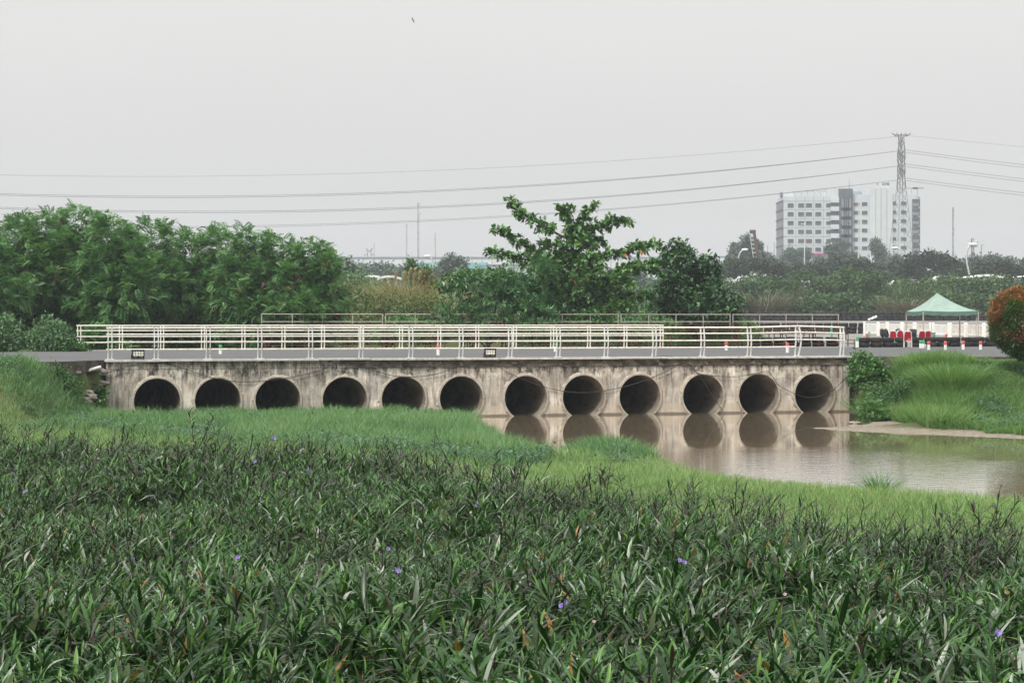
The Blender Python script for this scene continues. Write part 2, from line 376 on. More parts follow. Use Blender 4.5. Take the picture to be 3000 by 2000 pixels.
# ------------------------------------------------------------------ culvert bridge
def concrete():
    m, n, l, b, o = nt('stained_concrete')
    base = ramp(n, l, noise(n, l, 1.6, 8, .65), [(.3, (.45, .41, .36)), (.5, (.62, .57, .505)), (.7, (.72, .675, .615))])
    big = ramp(n, l, noise(n, l, .55, 5, .6, (1, 1, 1.3), loc=(3, 1, 5)), [(.38, .55), (.62, 1.15)]); base = mix(n, l, 1.0, base, big, 'MULTIPLY')
    bt = n.new('ShaderNodeTexBrick'); bt.inputs['Scale'].default_value = 1.0; bt.inputs['Mortar Size'].default_value = .004; bt.inputs['Brick Width'].default_value = 1.25; bt.inputs['Row Height'].default_value = .62
    bt.inputs['Color1'].default_value = (.78, .78, .79, 1); bt.inputs['Color2'].default_value = (1.12, 1.1, 1.07, 1); bt.inputs['Mortar'].default_value = (.6, .58, .55, 1)
    tb = n.new('ShaderNodeTexCoord'); mb_ = n.new('ShaderNodeMapping'); mb_.inputs['Rotation'].default_value = (R(90), 0, 0); l.new(tb.outputs['Object'], mb_.inputs[0]); l.new(mb_.outputs[0], bt.inputs['Vector'])
    base = mix(n, l, .75, base, bt.outputs['Color'], 'MULTIPLY')
    st = ramp(n, l, noise(n, l, 1.1, 7, .65, (2.6, 1, .42)), [(.45, 0), (.62, 1)])
    c = mix(n, l, math_(n, l, 'MULTIPLY', st, .55), base, (.155, .135, .11))
    st2 = ramp(n, l, noise(n, l, 2.2, 8, .68, (3.2, 1, .38), loc=(4, 2, 7)), [(.53, 0), (.63, 1)])
    c = mix(n, l, math_(n, l, 'MULTIPLY', st2, .6), c, (.075, .062, .05))
    pale = ramp(n, l, noise(n, l, 2.4, 6, .6, (4.5, 1, .3), loc=(9, 2, 3)), [(.55, 0), (.66, 1)])
    c = mix(n, l, math_(n, l, 'MULTIPLY', pale, .7), c, (.66, .61, .54))
    t = n.new('ShaderNodeTexCoord'); s = n.new('ShaderNodeSeparateXYZ'); l.new(t.outputs['Object'], s.inputs[0])
    zj = math_(n, l, 'ADD', s.outputs['Z'], math_(n, l, 'MULTIPLY', math_(n, l, 'SUBTRACT', noise(n, l, 3, 6, .7, (2.2, 1, .5)), .5), 1.3))
    hi = ramp(n, l, zj, [(.0, 0), (.55, 0), (.98, 1.0)]); hi.node.color_ramp.elements[2].position = 1.0
    zs = math_(n, l, 'MULTIPLY', zj, .5); hi = ramp(n, l, zs, [(.40, 0), (.80, 1)])
    mould = ramp(n, l, noise(n, l, 3.5, 10, .75, (1.5, 1, .7), loc=(1, 5, 2)), [(.44, 0), (.60, 1)])
    c = mix(n, l, math_(n, l, 'MULTIPLY', hi, math_(n, l, 'MULTIPLY', mould, .95)), c, (.028, .024, .02))
    rust = ramp(n, l, noise(n, l, 2.6, 6, .6, (3.2, 1, .4), loc=(21, 3, 9)), [(.6, 0), (.7, 1)])
    c = mix(n, l, math_(n, l, 'MULTIPLY', rust, .65), c, (.33, .195, .095))
    low = ramp(n, l, math_(n, l, 'ADD', s.outputs['Z'], math_(n, l, 'MULTIPLY', noise(n, l, 2, 4), -.22)), [(.22, 1), (.30, 0)])
    c = mix(n, l, math_(n, l, 'MULTIPLY', low, .6), c, (.45, .385, .31))
    wl = ramp(n, l, math_(n, l, 'ADD', s.outputs['Z'], math_(n, l, 'MULTIPLY', noise(n, l, 4, 3), -.05)), [(.02, 1), (.06, 0)])
    c = mix(n, l, math_(n, l, 'MULTIPLY', wl, .75), c, (.07, .055, .04))
    l.new(c, b.inputs['Base Color']); b.inputs['Roughness'].default_value = .9; b.inputs['Specular IOR Level'].default_value = .2
    bump(n, l, b, math_(n, l, 'ADD', noise(n, l, 14, 8, .7), math_(n, l, 'MULTIPLY', noise(n, l, 2.5, 3, .5, (4, 1, .3)), .8)), .55, .03)
    return m
CONC = concrete()
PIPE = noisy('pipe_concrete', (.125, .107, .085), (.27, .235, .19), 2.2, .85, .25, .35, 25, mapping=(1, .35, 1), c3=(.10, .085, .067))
RIM = noisy('rim_concrete', (.30, .265, .22), (.43, .39, .335), 5, .9, .2, .5, 30, c3=(.13, .11, .09))
KERB = noisy('kerb_top', (.40, .38, .35), (.58, .56, .53), 3, .85, .3, .2, 30, c3=(.22, .20, .17))
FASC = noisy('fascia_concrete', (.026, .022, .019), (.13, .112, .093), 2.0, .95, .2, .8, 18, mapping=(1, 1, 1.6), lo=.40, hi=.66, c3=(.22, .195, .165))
bridge = thing('culvert_bridge', 'long weathered concrete culvert bridge with twelve round pipe openings over brown water', 'bridge', (A0[0], A0[1], 0), TH)
PX = [460.5, 638, 814, 1010, 1182, 1351, 1540, 1709, 1874, 2059, 2222, 2385]
PU = [u_at(p) for p in PX]; PR, PZ, WT, WB = .75, .63, 1.70, -.75
mb = MB(); NS = 64; H = .86
def sq(a):                                        # point of a square ring around the pipe, same angle as the circle
    c, s = math.cos(a), math.sin(a); k = H / max(abs(c), abs(s)); return c*k, s*k
for u in PU:
    hole = PR + .055
    ang = sorted(set([2*math.pi*j/NS for j in range(NS)]))
    Vc = [(u + hole*math.cos(a), 0, PZ + hole*math.sin(a)) for a in ang]; Vs = [(u + sq(a)[0], 0, PZ + sq(a)[1]) for a in ang]
    mb.add(Vc + Vs, [(j, NS+j, NS+(j+1) % NS, (j+1) % NS) for j in range(NS)])
    mb.add([(u-H, 0, PZ+H), (u+H, 0, PZ+H), (u+H, 0, WT), (u-H, 0, WT)], [(0,1,2,3)])
    mb.add([(u-H, 0, WB), (u+H, 0, WB), (u+H, 0, PZ-H), (u-H, 0, PZ-H)], [(0,1,2,3)])
xs = [0] + [x for u in PU for x in (u-H, u+H)] + [LEN]
for i in range(0, len(xs), 2):
    if xs[i+1] > xs[i]: mb.add([(xs[i], 0, WB), (xs[i+1], 0, WB), (xs[i+1], 0, WT), (xs[i], 0, WT)], [(0,1,2,3)])
mb.add([(0, 0, WB), (0, 21.6, WB), (0, 21.6, WT), (0, 0, WT)], [(0,3,2,1)]); mb.add([(LEN, 0, WB), (LEN, 21.6, WB), (LEN, 21.6, WT), (LEN, 0, WT)], [(0,1,2,3)])
mb.build('headwall', CONC, bridge)
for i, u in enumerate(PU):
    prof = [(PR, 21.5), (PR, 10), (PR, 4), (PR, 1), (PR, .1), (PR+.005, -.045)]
    o = MB().lathe(prof, 48, (u, 0, PZ), 'y').disc((u, 21.5, PZ), PR, 48).build('pipe', PIPE, bridge)  # disc added to close the far end, keeping daylight out of the pipe
    # raised collar with a chipped outer edge
    mb = MB(); V = []; ns = 72; g = np.random.default_rng(40+i)
    j0 = g.normal(size=ns); j0 = (j0 + np.roll(j0, 1) + np.roll(j0, 2)) / 3
    for rr, y in ((PR+.003, -.02), (PR+.01, -.06), (PR+.062, -.055), (None, -.004)):
        for j in range(ns):
            a = 2*math.pi*j/ns; r_ = rr if rr else PR + .10 + .035*j0[j] + .014*g.normal()
            V.append((u + r_*math.cos(a), y, PZ + r_*math.sin(a)))
    mb.add(V, [(q*ns+j, q*ns+(j+1) % ns, (q+1)*ns+(j+1) % ns, (q+1)*ns+j) for q in range(3) for j in range(ns)])
    mb.build('pipe_collar', RIM, o)
uf = u_at(1010)
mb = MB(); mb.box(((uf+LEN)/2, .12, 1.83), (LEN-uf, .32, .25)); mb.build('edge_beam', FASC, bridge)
FAS2 = noisy('pale_fascia', (.30, .26, .21), (.42, .37, .31), 3, .9, .2, .5, 20, c3=(.16, .13, .10))
mb = MB(); mb.box((uf/2, .14, 1.83), (uf, .31, .25)); mb.build('edge_beam', CONC, bridge)
mb = MB(); g = np.random.default_rng(3); us = np.linspace(-.05, LEN+.08, 16)
for a, b2 in zip(us[:-1], us[1:]): mb.box(((a+b2)/2, .10 + .006*g.normal(), 1.985 + .004*g.normal()), (b2-a-.012, .44, .065))
mb.build('kerb', KERB, bridge)
mb = MB(); mb.box((LEN/2, 21.5, 1.985), (LEN, .44, .065)); mb.box((LEN/2, 21.6, 1.4), (LEN, .3, 1.1)); mb.build('far_kerb', KERB, bridge)

# ------------------------------------------------------------------ railings
WPAINT = noisy('white_paint', (.66, .63, .56), (.78, .76, .70), 3, .5, .4, c3=(.46, .36, .25))
GALV = noisy('grey_paint', (.50, .52, .52), (.66, .67, .66), 4, .5, .4, c3=(.38, .36, .33))
def railing(name, label, pxs, v, zr, base, rr, bow, gap, bent=None, pw=.014):
    t = thing(name, label, 'railing', (A0[0], A0[1], 0), TH)
    us = [u_at(p, v) for p in pxs]; Hh = zr[0]
    lift = [0.0]*len(us)
    if bent is not None: lift[bent] = .05
    def off(h): s_ = h / Hh; return v - bow * math.sin(math.pi * min(1, s_*1.05)) ** 1.3 + .02*(1-s_)
    for i, u in enumerate(us):
        for sgn in (-1, 1):
            mb = MB(); k = 9
            lean = (.05 if sgn > 0 else -.03) if i == bent else 0
            for j in range(k-1):
                h0, h1 = (Hh+.03)*j/(k-1), (Hh+.03)*(j+1)/(k-1)
                f = lambda h: u + sgn*gap/2 + lean*math.sin(3*h) - (.05*max(0, .5-h) if i == bent else 0)
                mb.beam((f(h0), off(h0), base+h0+lift[i]*h0/Hh), (f(h1), off(h1), base+h1+lift[i]*h1/Hh), .075 if bow > .05 else .05, pw*2, up=(1, 0, 0))
            mb.build('post', GALV if bow > .05 else WPAINT, t)
        mb = MB(); mb.box((u, v+.02, base+.008), (gap+.14, .16, .018)); mb.build('base_plate', GALV, t)
    for q, h in enumerate(zr):
        last = len(us) - (2 if (bent is not None and q == len(zr)-1) else 1)
        pts = [(us[i] + (-.12 if i == 0 else 0), off(h), base + h + lift[i]*h/Hh) for i in range(last+1)]
        pts[-1] = (pts[-1][0] + (.1 if last == len(us)-1 else -.12), pts[-1][1], pts[-1][2])
        MB().tube(pts, rr[0] if q == 0 else rr[1], 10).build('top_rail' if q == 0 else 'rail', WPAINT, t)
    return t
fp = [322, 457.5, 609.5, 760.5, 909, 1057, 1203, 1350, 1494, 1635, 1775, 1916, 2057, 2194, 2336, 2466]
railing('railing', 'white tubular railing on twin bowed posts along the near edge of the culvert bridge', fp, .06, (1.03, .82, .57, .325), 2.017, (.031, .025), .085, .125, bent=14)
u0, u1 = u_at(232, 21.5), u_at(1938, 21.5)
bp = []
for i in range(16):
    u = u0 + (u1-u0)*i/15; p = B(u, 21.5); bp.append(CX + F*p[0]/p[1])
railing('railing', 'white railing on the far side of the bridge road, seen behind the near railing', bp, 21.5, (1.06, .84, .585, .33), 2.017, (.03, .026), .04, .13, pw=.02)
# ------------------------------------------------------------------ foreground bed of dark narrow-leaved flowering plants
RUEL = leafmat('narrow_leaf', [(0, (.006, .022, .004)), (.35, (.020, .068, .013)), (.60, (.056, .142, .029)), (.70, (.12, .235, .05)), (.715, (.18, .23, .17)), (.74, (.30, .34, .29)), (.765, (.20, .14, .04)), (.80, (.33, .16, .05)),
                               (.84, (.040, .028, .020)), (.92, (.032, .019, .017)), (1.0, (.11, .075, .06))], .34, .33, .2)
BEDX = np.array([-900, 0, 250, 500, 1000, 1250, 1500, 1600, 2000, 2250, 2450, 2700, 3000, 3900])
BEDY = np.array([1280, 1294, 1328, 1330, 1356, 1392, 1422, 1452, 1498, 1540, 1588, 1598, 1598, 1630])
def bed_Y(px): return (EYE - .93) * F / (np.interp(px, BEDX, BEDY) - HY)
def plant_variant(g, h, nb, lod, sparse=0):
    """one plant of height h in local coords: arrays V, Q, tint"""
    S = Soup()
    LT = [leaf_t(w_, 6 if lod == 0 else 4, d_, .35, 'lance', 3 if lod < 2 else 2) for w_, d_ in ((.064, .3), (.056, .55), (.072, .85), (.06, .15))]
    def stem(p0, d0, Ls, top):
        k = 7; pts = [np.array(p0, float)]; d = np.array(d0, float)
        for i in range(k-1):
            d = unit(d + g.normal(0, .06, 3) + np.array([0, 0, .03])); pts.append(pts[-1] + d * Ls/(k-1))
        pts = np.array(pts); n3 = 3; r = np.linspace(.0085, .004, k) * (1.35 if sparse else 1)
        V = []; Q = []
        for i in range(k):
            for j in range(n3): a = 2*math.pi*j/n3; V.append(pts[i] + r[i]*np.array([math.cos(a), math.sin(a), 0]))
        for i in range(k-1):
            for j in range(n3): Q.append((i*n3+j, i*n3+(j+1) % n3, (i+1)*n3+(j+1) % n3, (i+1)*n3+j))
        S.raw(np.array(V), np.array(Q), np.full(len(V), .86 + .08*g.random()))
        nn = max(3, int(Ls*top / (.056 if sparse == 0 else .075))); yaw0 = g.random()*6.28
        for i in range(nn + 2):
            t = 1 - (i/(nn+1)) * top; q = t*(k-1); a = min(int(q), k-2); p = pts[a] + (pts[a+1]-pts[a])*(q-a); ax = unit(pts[a+1]-pts[a])
            yaw = yaw0 + i*1.57 + g.normal(0, .25); age = i/(nn+1)
            pair = 2
            for sgn in range(pair):
                if age > .5 and g.random() < .35: continue
                y_ = yaw + math.pi*sgn; el = R(62 if not sparse else 38) * (1-age)**1.2 + R(12) + g.normal(0, .17)
                dd = np.array([math.cos(y_)*math.cos(el), math.sin(y_)*math.cos(el), math.sin(el)]) + ax*.25
                L = (.105 + .115*min(1, age*3.0)) * g.uniform(.75, 1.28) * (1.2 if lod == 0 else 1.06) * (1.18 if sparse else 1)
                T, Qq = LT[g.integers(4)]
                tint = np.clip(g.normal(.36 - .16*age, .17), 0, .70)
                if sparse: tint = np.clip(g.normal(.2, .1), 0, .5) if g.random() > .3 else g.uniform(.86, .92)
                if i == 0: tint = g.uniform(.4, .69)
                if g.random() < (.05 if sparse else .15) and i > 1: tint = g.uniform(.715, .74)  # pale grey leaves: sheen and paler undersides put into the colour
                if g.random() < .003: tint = g.uniform(.76, .81)
                if g.random() < .015: tint = g.uniform(.845, .87)
                S.put(T, Qq, p[None], basis(dd[None]), np.array([[L*(.8 if sparse else 1), L, L]]), np.array([tint]))
    stem((0, 0, 0), (g.normal(0, .14), g.normal(0, .14), 1), h, .78)
    for b_ in range(nb):
        z0 = g.uniform(.25, .6)*h; a = g.random()*6.28
        stem((0, 0, z0), (math.cos(a)*.55, math.sin(a)*.55, .9), (h-z0)*g.uniform(.6, .95), .8)
    return S.arrays()
g = np.random.default_rng(5)
VAR = {lod: [plant_variant(g, g.uniform(.66, .84) if q < 9 else g.uniform(.84, .98), int(g.integers(1, 4)) if q < 9 else 1, lod, 0 if q < 9 else 1) for q in range(12)] for lod in (0, 1, 2)}
N = 33500
Yc = np.sqrt(g.uniform(10.2**2, 46**2, N)); pxc = g.uniform(-700, 3700, N)
Xc = (pxc-CX)/F*Yc
edge_n = 1.6*np.sin(Xc*1.9) + 1.1*np.sin(Xc*4.7+1) + .6*g.normal(size=N)
keep = (Yc < bed_Y(pxc) - .4 + edge_n*.55) & (water_sd(Xc, Yc) < -.6)
den = np.where(Yc < 16, .66, np.where(Yc < 24, .60, .55)) * (.25 + 1.5*fnoise(Xc, Yc, .9, 5))
keep &= g.random(N) < den
Xc, Yc = Xc[keep], Yc[keep]; n_ = len(Xc); print('bed plants', n_)
bed = Soup(); lodc = np.where(Yc < 17, 0, np.where(Yc < 26, 1, 2)); vi = np.where(g.random(n_) < .10, g.integers(9, 12, n_), g.integers(0, 9, n_))
hs_ = np.clip(g.normal(.80, .12, n_) + .42*fnoise(Xc, Yc, .85, 2), .45, 1.22) * (1 + .13*np.sin(Xc*.9)*np.sin(Yc*.7) + .08*np.sin(Xc*2.3+Yc*1.1)) * np.where(Yc > 20, .95, .97)
yaw = g.random(n_)*6.28; lx = g.normal(.12, .2, n_); ly = g.normal(0, .15, n_)
Zc = ground_z(Xc, Yc)
for lod in (0, 1, 2):
    for v_ in range(12):
        sel = np.where((lodc == lod) & (vi == v_))[0]
        if len(sel) == 0: continue
        T, Q, t = VAR[lod][v_]
        c, s = np.cos(yaw[sel]), np.sin(yaw[sel]); o0 = np.zeros(len(sel)); o1 = np.ones(len(sel))
        Rz = np.stack([np.stack([c, -s, o0], 1), np.stack([s, c, o0], 1), np.stack([o0, o0, o1], 1)], 1)
        Vv = np.einsum('nij,kj->nki', Rz, T) * hs_[sel][:, None, None]
        Vv[:, :, 0] += Vv[:, :, 2]*lx[sel][:, None]; Vv[:, :, 1] += Vv[:, :, 2]*ly[sel][:, None]
        Vv += np.stack([Xc[sel], Yc[sel], Zc[sel]], 1)[:, None, :]
        k = len(T); jit = np.repeat(g.normal(0, .035, len(sel)), k).reshape(len(sel), k)
        tt = np.where((t < .7)[None], np.clip(t[None]+jit*(t < .7)[None], 0, .70), t[None])
        bed.raw(Vv.reshape(-1, 3), (Q[None] + (np.arange(len(sel))*k)[:, None, None]).reshape(-1, 4), tt.ravel())
# loose fringe of thin sprigs along the far edge
FV = [plant_variant(g, 1.0, 1, 2, 1) for _ in range(8)]; ne = 1050
pxe = g.uniform(-200, 3250, ne); inner = np.arange(ne) > 640; Yin = np.sqrt(g.uniform(13.5**2, 36**2, ne)); Ye = bed_Y(pxe) + g.normal(-.2, 1.0, ne) + (g.random(ne) < .3)*g.uniform(0, 2.6, ne)*np.where(pxe < 1400, 1.3, .8); Ye = np.where(inner, np.minimum(Yin, bed_Y(pxe) - 1), Ye); Xe = (pxe-CX)/F*Ye
ok = water_sd(Xe, Ye) < -.5; Xe, Ye = Xe[ok], Ye[ok]
for i in range(len(Xe)):
    T, Q, t = FV[g.integers(8)]; a = g.random()*6.28; c, s_ = math.cos(a), math.sin(a); hh = g.uniform(.62, 1.05) + (.22*g.random() if Xe[i] < 0 else 0); V = T @ np.array([[c, s_, 0], [-s_, c, 0], [0, 0, 1]])
    V = V*np.array([.8, .8, 1])*hh; V[:, 0] += V[:, 2]*g.normal(.14, .22); V[:, 1] += V[:, 2]*g.normal(0, .15)
    bed.raw(V + np.array([Xe[i], Ye[i], float(ground_z(Xe[i], Ye[i]))]), Q, t)
bedo = bed.build('flowering_plants', RUEL); tag(bedo, 'dense bed of dark green narrow-leaved plants filling the foreground', 'plant bed', kind='stuff')
# violet flowers standing in the bed
FLOW = noisy('violet_petal', (.15, .095, .34), (.26, .18, .45), 30, .6, .2); FLOWP = noisy('pale_petal', (.36, .27, .25), (.45, .36, .33), 30, .6, .2)
def flower_mb(c, s, g, mat, parent=None, name='flower', tilt=None):
    mb = MB(); d = unit(np.array([[g.normal(0, .5), -.7, .75]]))[0]; Bs = basis(d[None])[0]
    tube = [(0, -.035, 0), (0, -.012, 0), (0, 0, 0)]
    V = []; n5 = 20
    for r_, y in ((.003, -.045), (.008, -.015), (.012, 0)):
        for j in range(n5): a = 6.283*j/n5; V.append((r_*math.cos(a), y, r_*math.sin(a)))
    for j in range(n5):
        a = 6.283*j/n5; rr = .030 + .012*abs(math.cos(2.5*a)); V.append((rr*math.cos(a), .010 + .004*math.sin(5*a), rr*math.sin(a)))
    V = (np.array(V)*s) @ Bs.T + c
    mb.add(V, [(i*n5+j, i*n5+(j+1) % n5, (i+1)*n5+(j+1) % n5, (i+1)*n5+j) for i in range(3) for j in range(n5)], True)
    return mb.build(name, mat, parent)
for px, py in ((603, 1358), (243, 1365), (747, 1352), (80, 1402), (75, 1440), (390, 1637), (698, 1632), (1137, 1607), (1645, 1772), (1990, 1640), (2920, 1855), (2838, 1945), (1165, 1665), (905, 1375), (1400, 1480), (2005, 1646), (1170, 1672), (1657, 1765), (2925, 1850)):
    Y = (EYE - 1.02)*F/(py-HY); Y = min(Y, float(bed_Y(px)) - .2)
    flower_mb(P(px, py, Y) + np.array([0, -.02, 0]), (.85 if Y > 24 else .62), g, FLOW, bedo)
for px, py in ((565, 1298), (640, 1420), (1380, 1500), (2590, 1790), (2750, 1760), (2300, 1740), (1930, 1840), (1740, 1820)):
    Y = min((EYE - 1.0)*F/(py-HY), float(bed_Y(px)) - .2); flower_mb(P(px, py, Y), .42, g, FLOWP, bedo)
# tall single plants that rise above the bed
TALL = [(76, 1236, 'tall sprig of thin dark leaves at the far left below the grassy bank'), (217, 1252, 'tall leaning sprig of dark leaves left of the bridge corner'), (383, 1234, 'tall dark sprig rising in front of the first pipe opening from the left'),
 (585, 1190, 'tallest lone sprig, tip reaching the bottom of the second pipe opening'), (803, 1283, 'upright sprig with a violet flower at its tip, below the third pipe'), (950, 1262, 'thin dark sprig below the fourth pipe opening'),
 (1122, 1272, 'dark sprig standing before the grass left of the fifth pipe'), (1276, 1240, 'tall sprig with one upright leaf below the sixth pipe opening'), (1458, 1315, 'bushy dark sprig before the grass just left of the water'),
 (1810, 1333, 'tall open sprig between the two grassy points by the water'), (1880, 1380, 'shorter sprig beside the tall open one below the ninth pipe'), (2111, 1380, 'dense dark sprig below the left edge of the pale water'),
 (2181, 1388, 'paired upright sprig just right of the dense one below the water'), (2296, 1448, 'low sprig below the middle of the pale water'), (2420, 1470, 'slim sprig with a curved leafy stem below the shore tussock'),
 (2500, 1465, 'small sprig right of the shore tussock'), (2640, 1512, 'leafy sprig before the pale grass at lower right'), (2790, 1500, 'wide sprig with arching leaves before the pale grass near the right edge'), (2868, 1480, 'dark many-leaved sprig near the right edge'),
 (2938, 1425, 'tallest sprig at the right edge, crossing the shoreline')]
for i, (px, py, lab) in enumerate(TALL):
    Y = float(bed_Y(px)) + g.uniform(.5, 3.2)*(1 if px < 1400 else .55); p = P(px, py, Y); z0 = float(ground_z(p[0], Y)); h = p[2] - z0
    lean = g.normal(.10, .08)
    t = thing('flowering_plant', lab, 'plant', (p[0] - lean*h, Y, z0), 0, 'tall sprigs above the plant bed')
    T, Q, tt = plant_variant(g, h/1.03, 2, 1 if Y < 30 else 2, 1)
    T = T.copy(); T[:, 0] += T[:, 2]*lean + .0
    # the main stem's tip should be on the spot: straighten by shearing
    isst = tt > .84
    mesh_np('foliage', T, Q[(tt[Q] <= .84).all(1)], RUEL, t, tt, world=False)
    mesh_np('stem', T, Q[(tt[Q] > .84).all(1)], RUEL, t, tt, world=False)
    if px == 803: flower_mb(np.array([lean*h, -.02, h]), 1.0, g, FLOW, t)

# ------------------------------------------------------------------ grasses
def grassmat(name, stops, rough=.55): return leafmat(name, stops, rough, .25, .3)
G_PALE = grassmat('pale_grass_blade', [(0, (.085, .17, .055)), (.5, (.165, .275, .095)), (.85, (.235, .345, .14)), (.93, (.32, .30, .16)), (1, (.40, .35, .22))])
G_LUSH = grassmat('lush_grass_blade', [(0, (.040, .100, .042)), (.5, (.098, .208, .084)), (.9, (.17, .295, .13)), (1, (.28, .27, .14))])
G_CREEP = grassmat('creeper_leaf', [(0, (.045, .105, .06)), (.5, (.085, .165, .10)), (1, (.14, .22, .14))])
G_LAWN = grassmat('lawn_blade', [(0, (.042, .105, .032)), (.5, (.10, .205, .06)), (.9, (.165, .285, .09)), (1, (.26, .24, .12))])
BL = [blade_t(w_, b_) for w_, b_ in ((.055, .15), (.05, .45), (.06, .75), (.045, .3))]
def blades(S, X, Y, hgt, wid, tint, g, lean=.3, z=None):
    n = len(X); Z = (ground_z(X, Y) if z is None else z) - .01
    vi = g.integers(0, len(BL), n); yaw = g.random(n)*6.28; c, s = np.cos(yaw), np.sin(yaw); o0 = np.zeros(n)
    lx, ly = g.normal(0, lean, n), g.normal(0, lean, n)
    Rm = np.stack([np.stack([c, -s, lx], 1), np.stack([s, c, ly], 1), np.stack([o0, o0, np.ones(n)], 1)], 1)
    for v_ in range(len(BL)):
        q = vi == v_
        if not q.any(): continue
        T, Q = BL[v_]; k = (wid/np.maximum(hgt, 1e-3))[q] / .055
        S.put(T, Q, np.stack([X, Y, Z], 1)[q], Rm[q], np.stack([hgt[q]*np.clip(k, .2, 4), hgt[q], hgt[q]], 1), tint[q])
PENX = np.array([-900, 0, 300, 700, 1200, 1500, 1600, 1650, 2000]); PENY = np.array([1220, 1228, 1243, 1276, 1308, 1338, 1340, 1225, 1225])
def pen_Y(px): return (EYE - .35) * F / (np.interp(px, PENX, PENY) - HY)
pale, lush, creep, lawn = Soup(), Soup(), Soup(), Soup()
def sample(n, y0, y1, g, p0=-400, p1=3600):
    Y = np.sqrt(g.uniform(y0*y0, y1*y1, n)); px = g.uniform(p0, p1, n); return (px-CX)/F*Y, Y, px
# pale short grass between the bed and the water / the lush point
X, Y, px = sample(365000, 21, 62, g)
sd = water_sd(X, Y); bY = bed_Y(px)
k = (sd < -.12) & ~((X > 7) & (Y > 48)) & (Y > bY - 3.5) & (Y < pen_Y(px) + .5*np.sin(X*2.1) + .7*np.sin(X*5.3) + g.normal(0, .9, len(X))) & ((px > 1200) | (Y < 62))
islet = np.exp(-((X-2.45)**2/1.5 + (Y-48.9)**2/6.0))
X, Y, px, isl = X[k], Y[k], px[k], islet[k]; print('pale', len(X))
patch = .5 + .3*np.sin(X*1.1+2)*np.sin(Y*.8+1) + .3*np.sin(X*3.1-Y*1.1)*np.sin(Y*1.7+X)
isl2 = isl > .3
fn = fnoise(X, Y, 1.1); fb = fnoise(X, Y, 3.5, 9)
h = g.uniform(.07, .22, len(X)) * (.5 + 1.1*fn)
tn = np.clip(g.normal(.15 + .62*fn*.6 + .35*fb, .16), 0, .9); tn = np.where(g.random(len(X)) < .03, g.uniform(.9, 1, len(X)), tn)
blades(pale, X[~isl2], Y[~isl2], h[~isl2], np.full((~isl2).sum(), .013), tn[~isl2], g, .3)
sel = np.where(isl2)[0]; sel = np.concatenate([sel]*2)
blades(lush, X[sel] + g.normal(0, .1, len(sel)), Y[sel] + g.normal(0, .2, len(sel)), g.uniform(.22, .52, len(sel))*(.5+isl[sel]*.6), np.full(len(sel), .02), np.clip(g.normal(.5, .22, len(sel)), 0, .95), g, .45)
# seed stalks in the pale grass
q = g.choice(len(X), 500); blades(pale, X[q], Y[q], g.uniform(.3, .5, 500), np.full(500, .009), g.uniform(.85, 1, 500), g, .2)
# lush grass on the point in front of the left pipes and on the left bank
X, Y, px = sample(400000, 40, 66.5, g, -500, 1700)
sd = water_sd(X, Y); pY = pen_Y(px)
u = (X-A0[0])*ux + (Y-A0[1])*uy; v = -(X-A0[0])*uy + (Y-A0[1])*ux
k = (sd < -.08) & (Y > pY - .3 + .5*np.sin(X*2.1) + .7*np.sin(X*5.3) + g.normal(0, .9, len(X))) & (Y < roadline(X) - .15) & ((u < -.05) | (v < -.1))
bare = (X > -15.4) & (X < -13.25) & (Y > 62.6 + .35*(X+15.4)) 
k &= ~(bare & (g.random(len(X)) < .97))
X, Y, px, pY, sd = X[k], Y[k], px[k], pY[k], sd[k]; print('lush', len(X))
zn = .8*np.sin(X*1.3) + .6*np.sin(X*3.7+1) + .5*g.normal(size=len(X)); cre = (Y < pY + 2.0 + zn) & (Y > pY - .2 + .6*zn) & (px > 200) & (g.random(len(X)) < .55)
patch = .5 + .3*np.sin(X*.9+1)*np.sin(Y*.6+.5) + .3*np.sin(X*2.7+Y*1.3)*np.sin(Y*1.9-X*.7) + .15*np.sin(X*7.1)*np.sin(Y*3.3)
bank = X < -13.2
fn = fnoise(X, Y, 1.0, 4); fb = fnoise(X, Y, 3.0, 14)
h = (.08 + .40*g.random(len(X))**1.4) * (.35 + 1.5*fn**1.3) * np.where(bank, .9, 1) * np.where((Y > 62) & ~bank, .85, 1)
tn = np.clip(g.normal(.02 + .55*fn + .45*fb, .18), 0, .95); tn = np.where(g.random(len(X)) < .02, 1.0, tn)
blades(lush, X[~cre], Y[~cre], h[~cre], np.full((~cre).sum(), .02), tn[~cre], g, .4)
LF = leaf_t(.3, 3, .3, .2, 'lance', 3)
n = cre.sum(); d = rand_dir(n, g); d[:, 2] = np.abs(d[:, 2])*.5 + .1
creep.put(LF[0], LF[1], np.stack([X[cre], Y[cre], ground_z(X[cre], Y[cre]) + g.uniform(.03, .24, n)], 1), basis(d), g.uniform(.06, .13, n), np.clip(g.normal(.5, .2, n), 0, 1))
# right bank and lawn
X, Y, px = sample(330000, 50, 74, g, 2420, 3500)
sd = water_sd(X, Y)
k = (sd < -.05 - 1.25*fnoise(X, Y, 1.2, 21)**1.3 - .4*sstep(17, 12, X)) & (Y < roadline(X) - .05) & (X > 12.3 - .0*Y)
X, Y, px, sd = X[k], Y[k], px[k], sd[k]; print('lawn', len(X))
patch = .5 + .5*np.sin(X*1.2+1)*np.sin(Y*1.1+.5)
fn = fnoise(X, Y, .9, 6); fb = fnoise(X, Y, 2.6, 16); patch = .2 + .5*fn + .5*fb
wild = np.clip(sstep(-6.5, -2.5, sd)*.8 + sstep(2900, 2640, px)*.9 - sstep(2760, 2900, px)*.45, 0, 1) * (.3 + 1.3*fn**1.2)
h = g.uniform(.05, .13, len(X)) + g.uniform(.02, .50, len(X))*wild
kk = g.random(len(X)) < .5
ll = (wild > .38) & kk
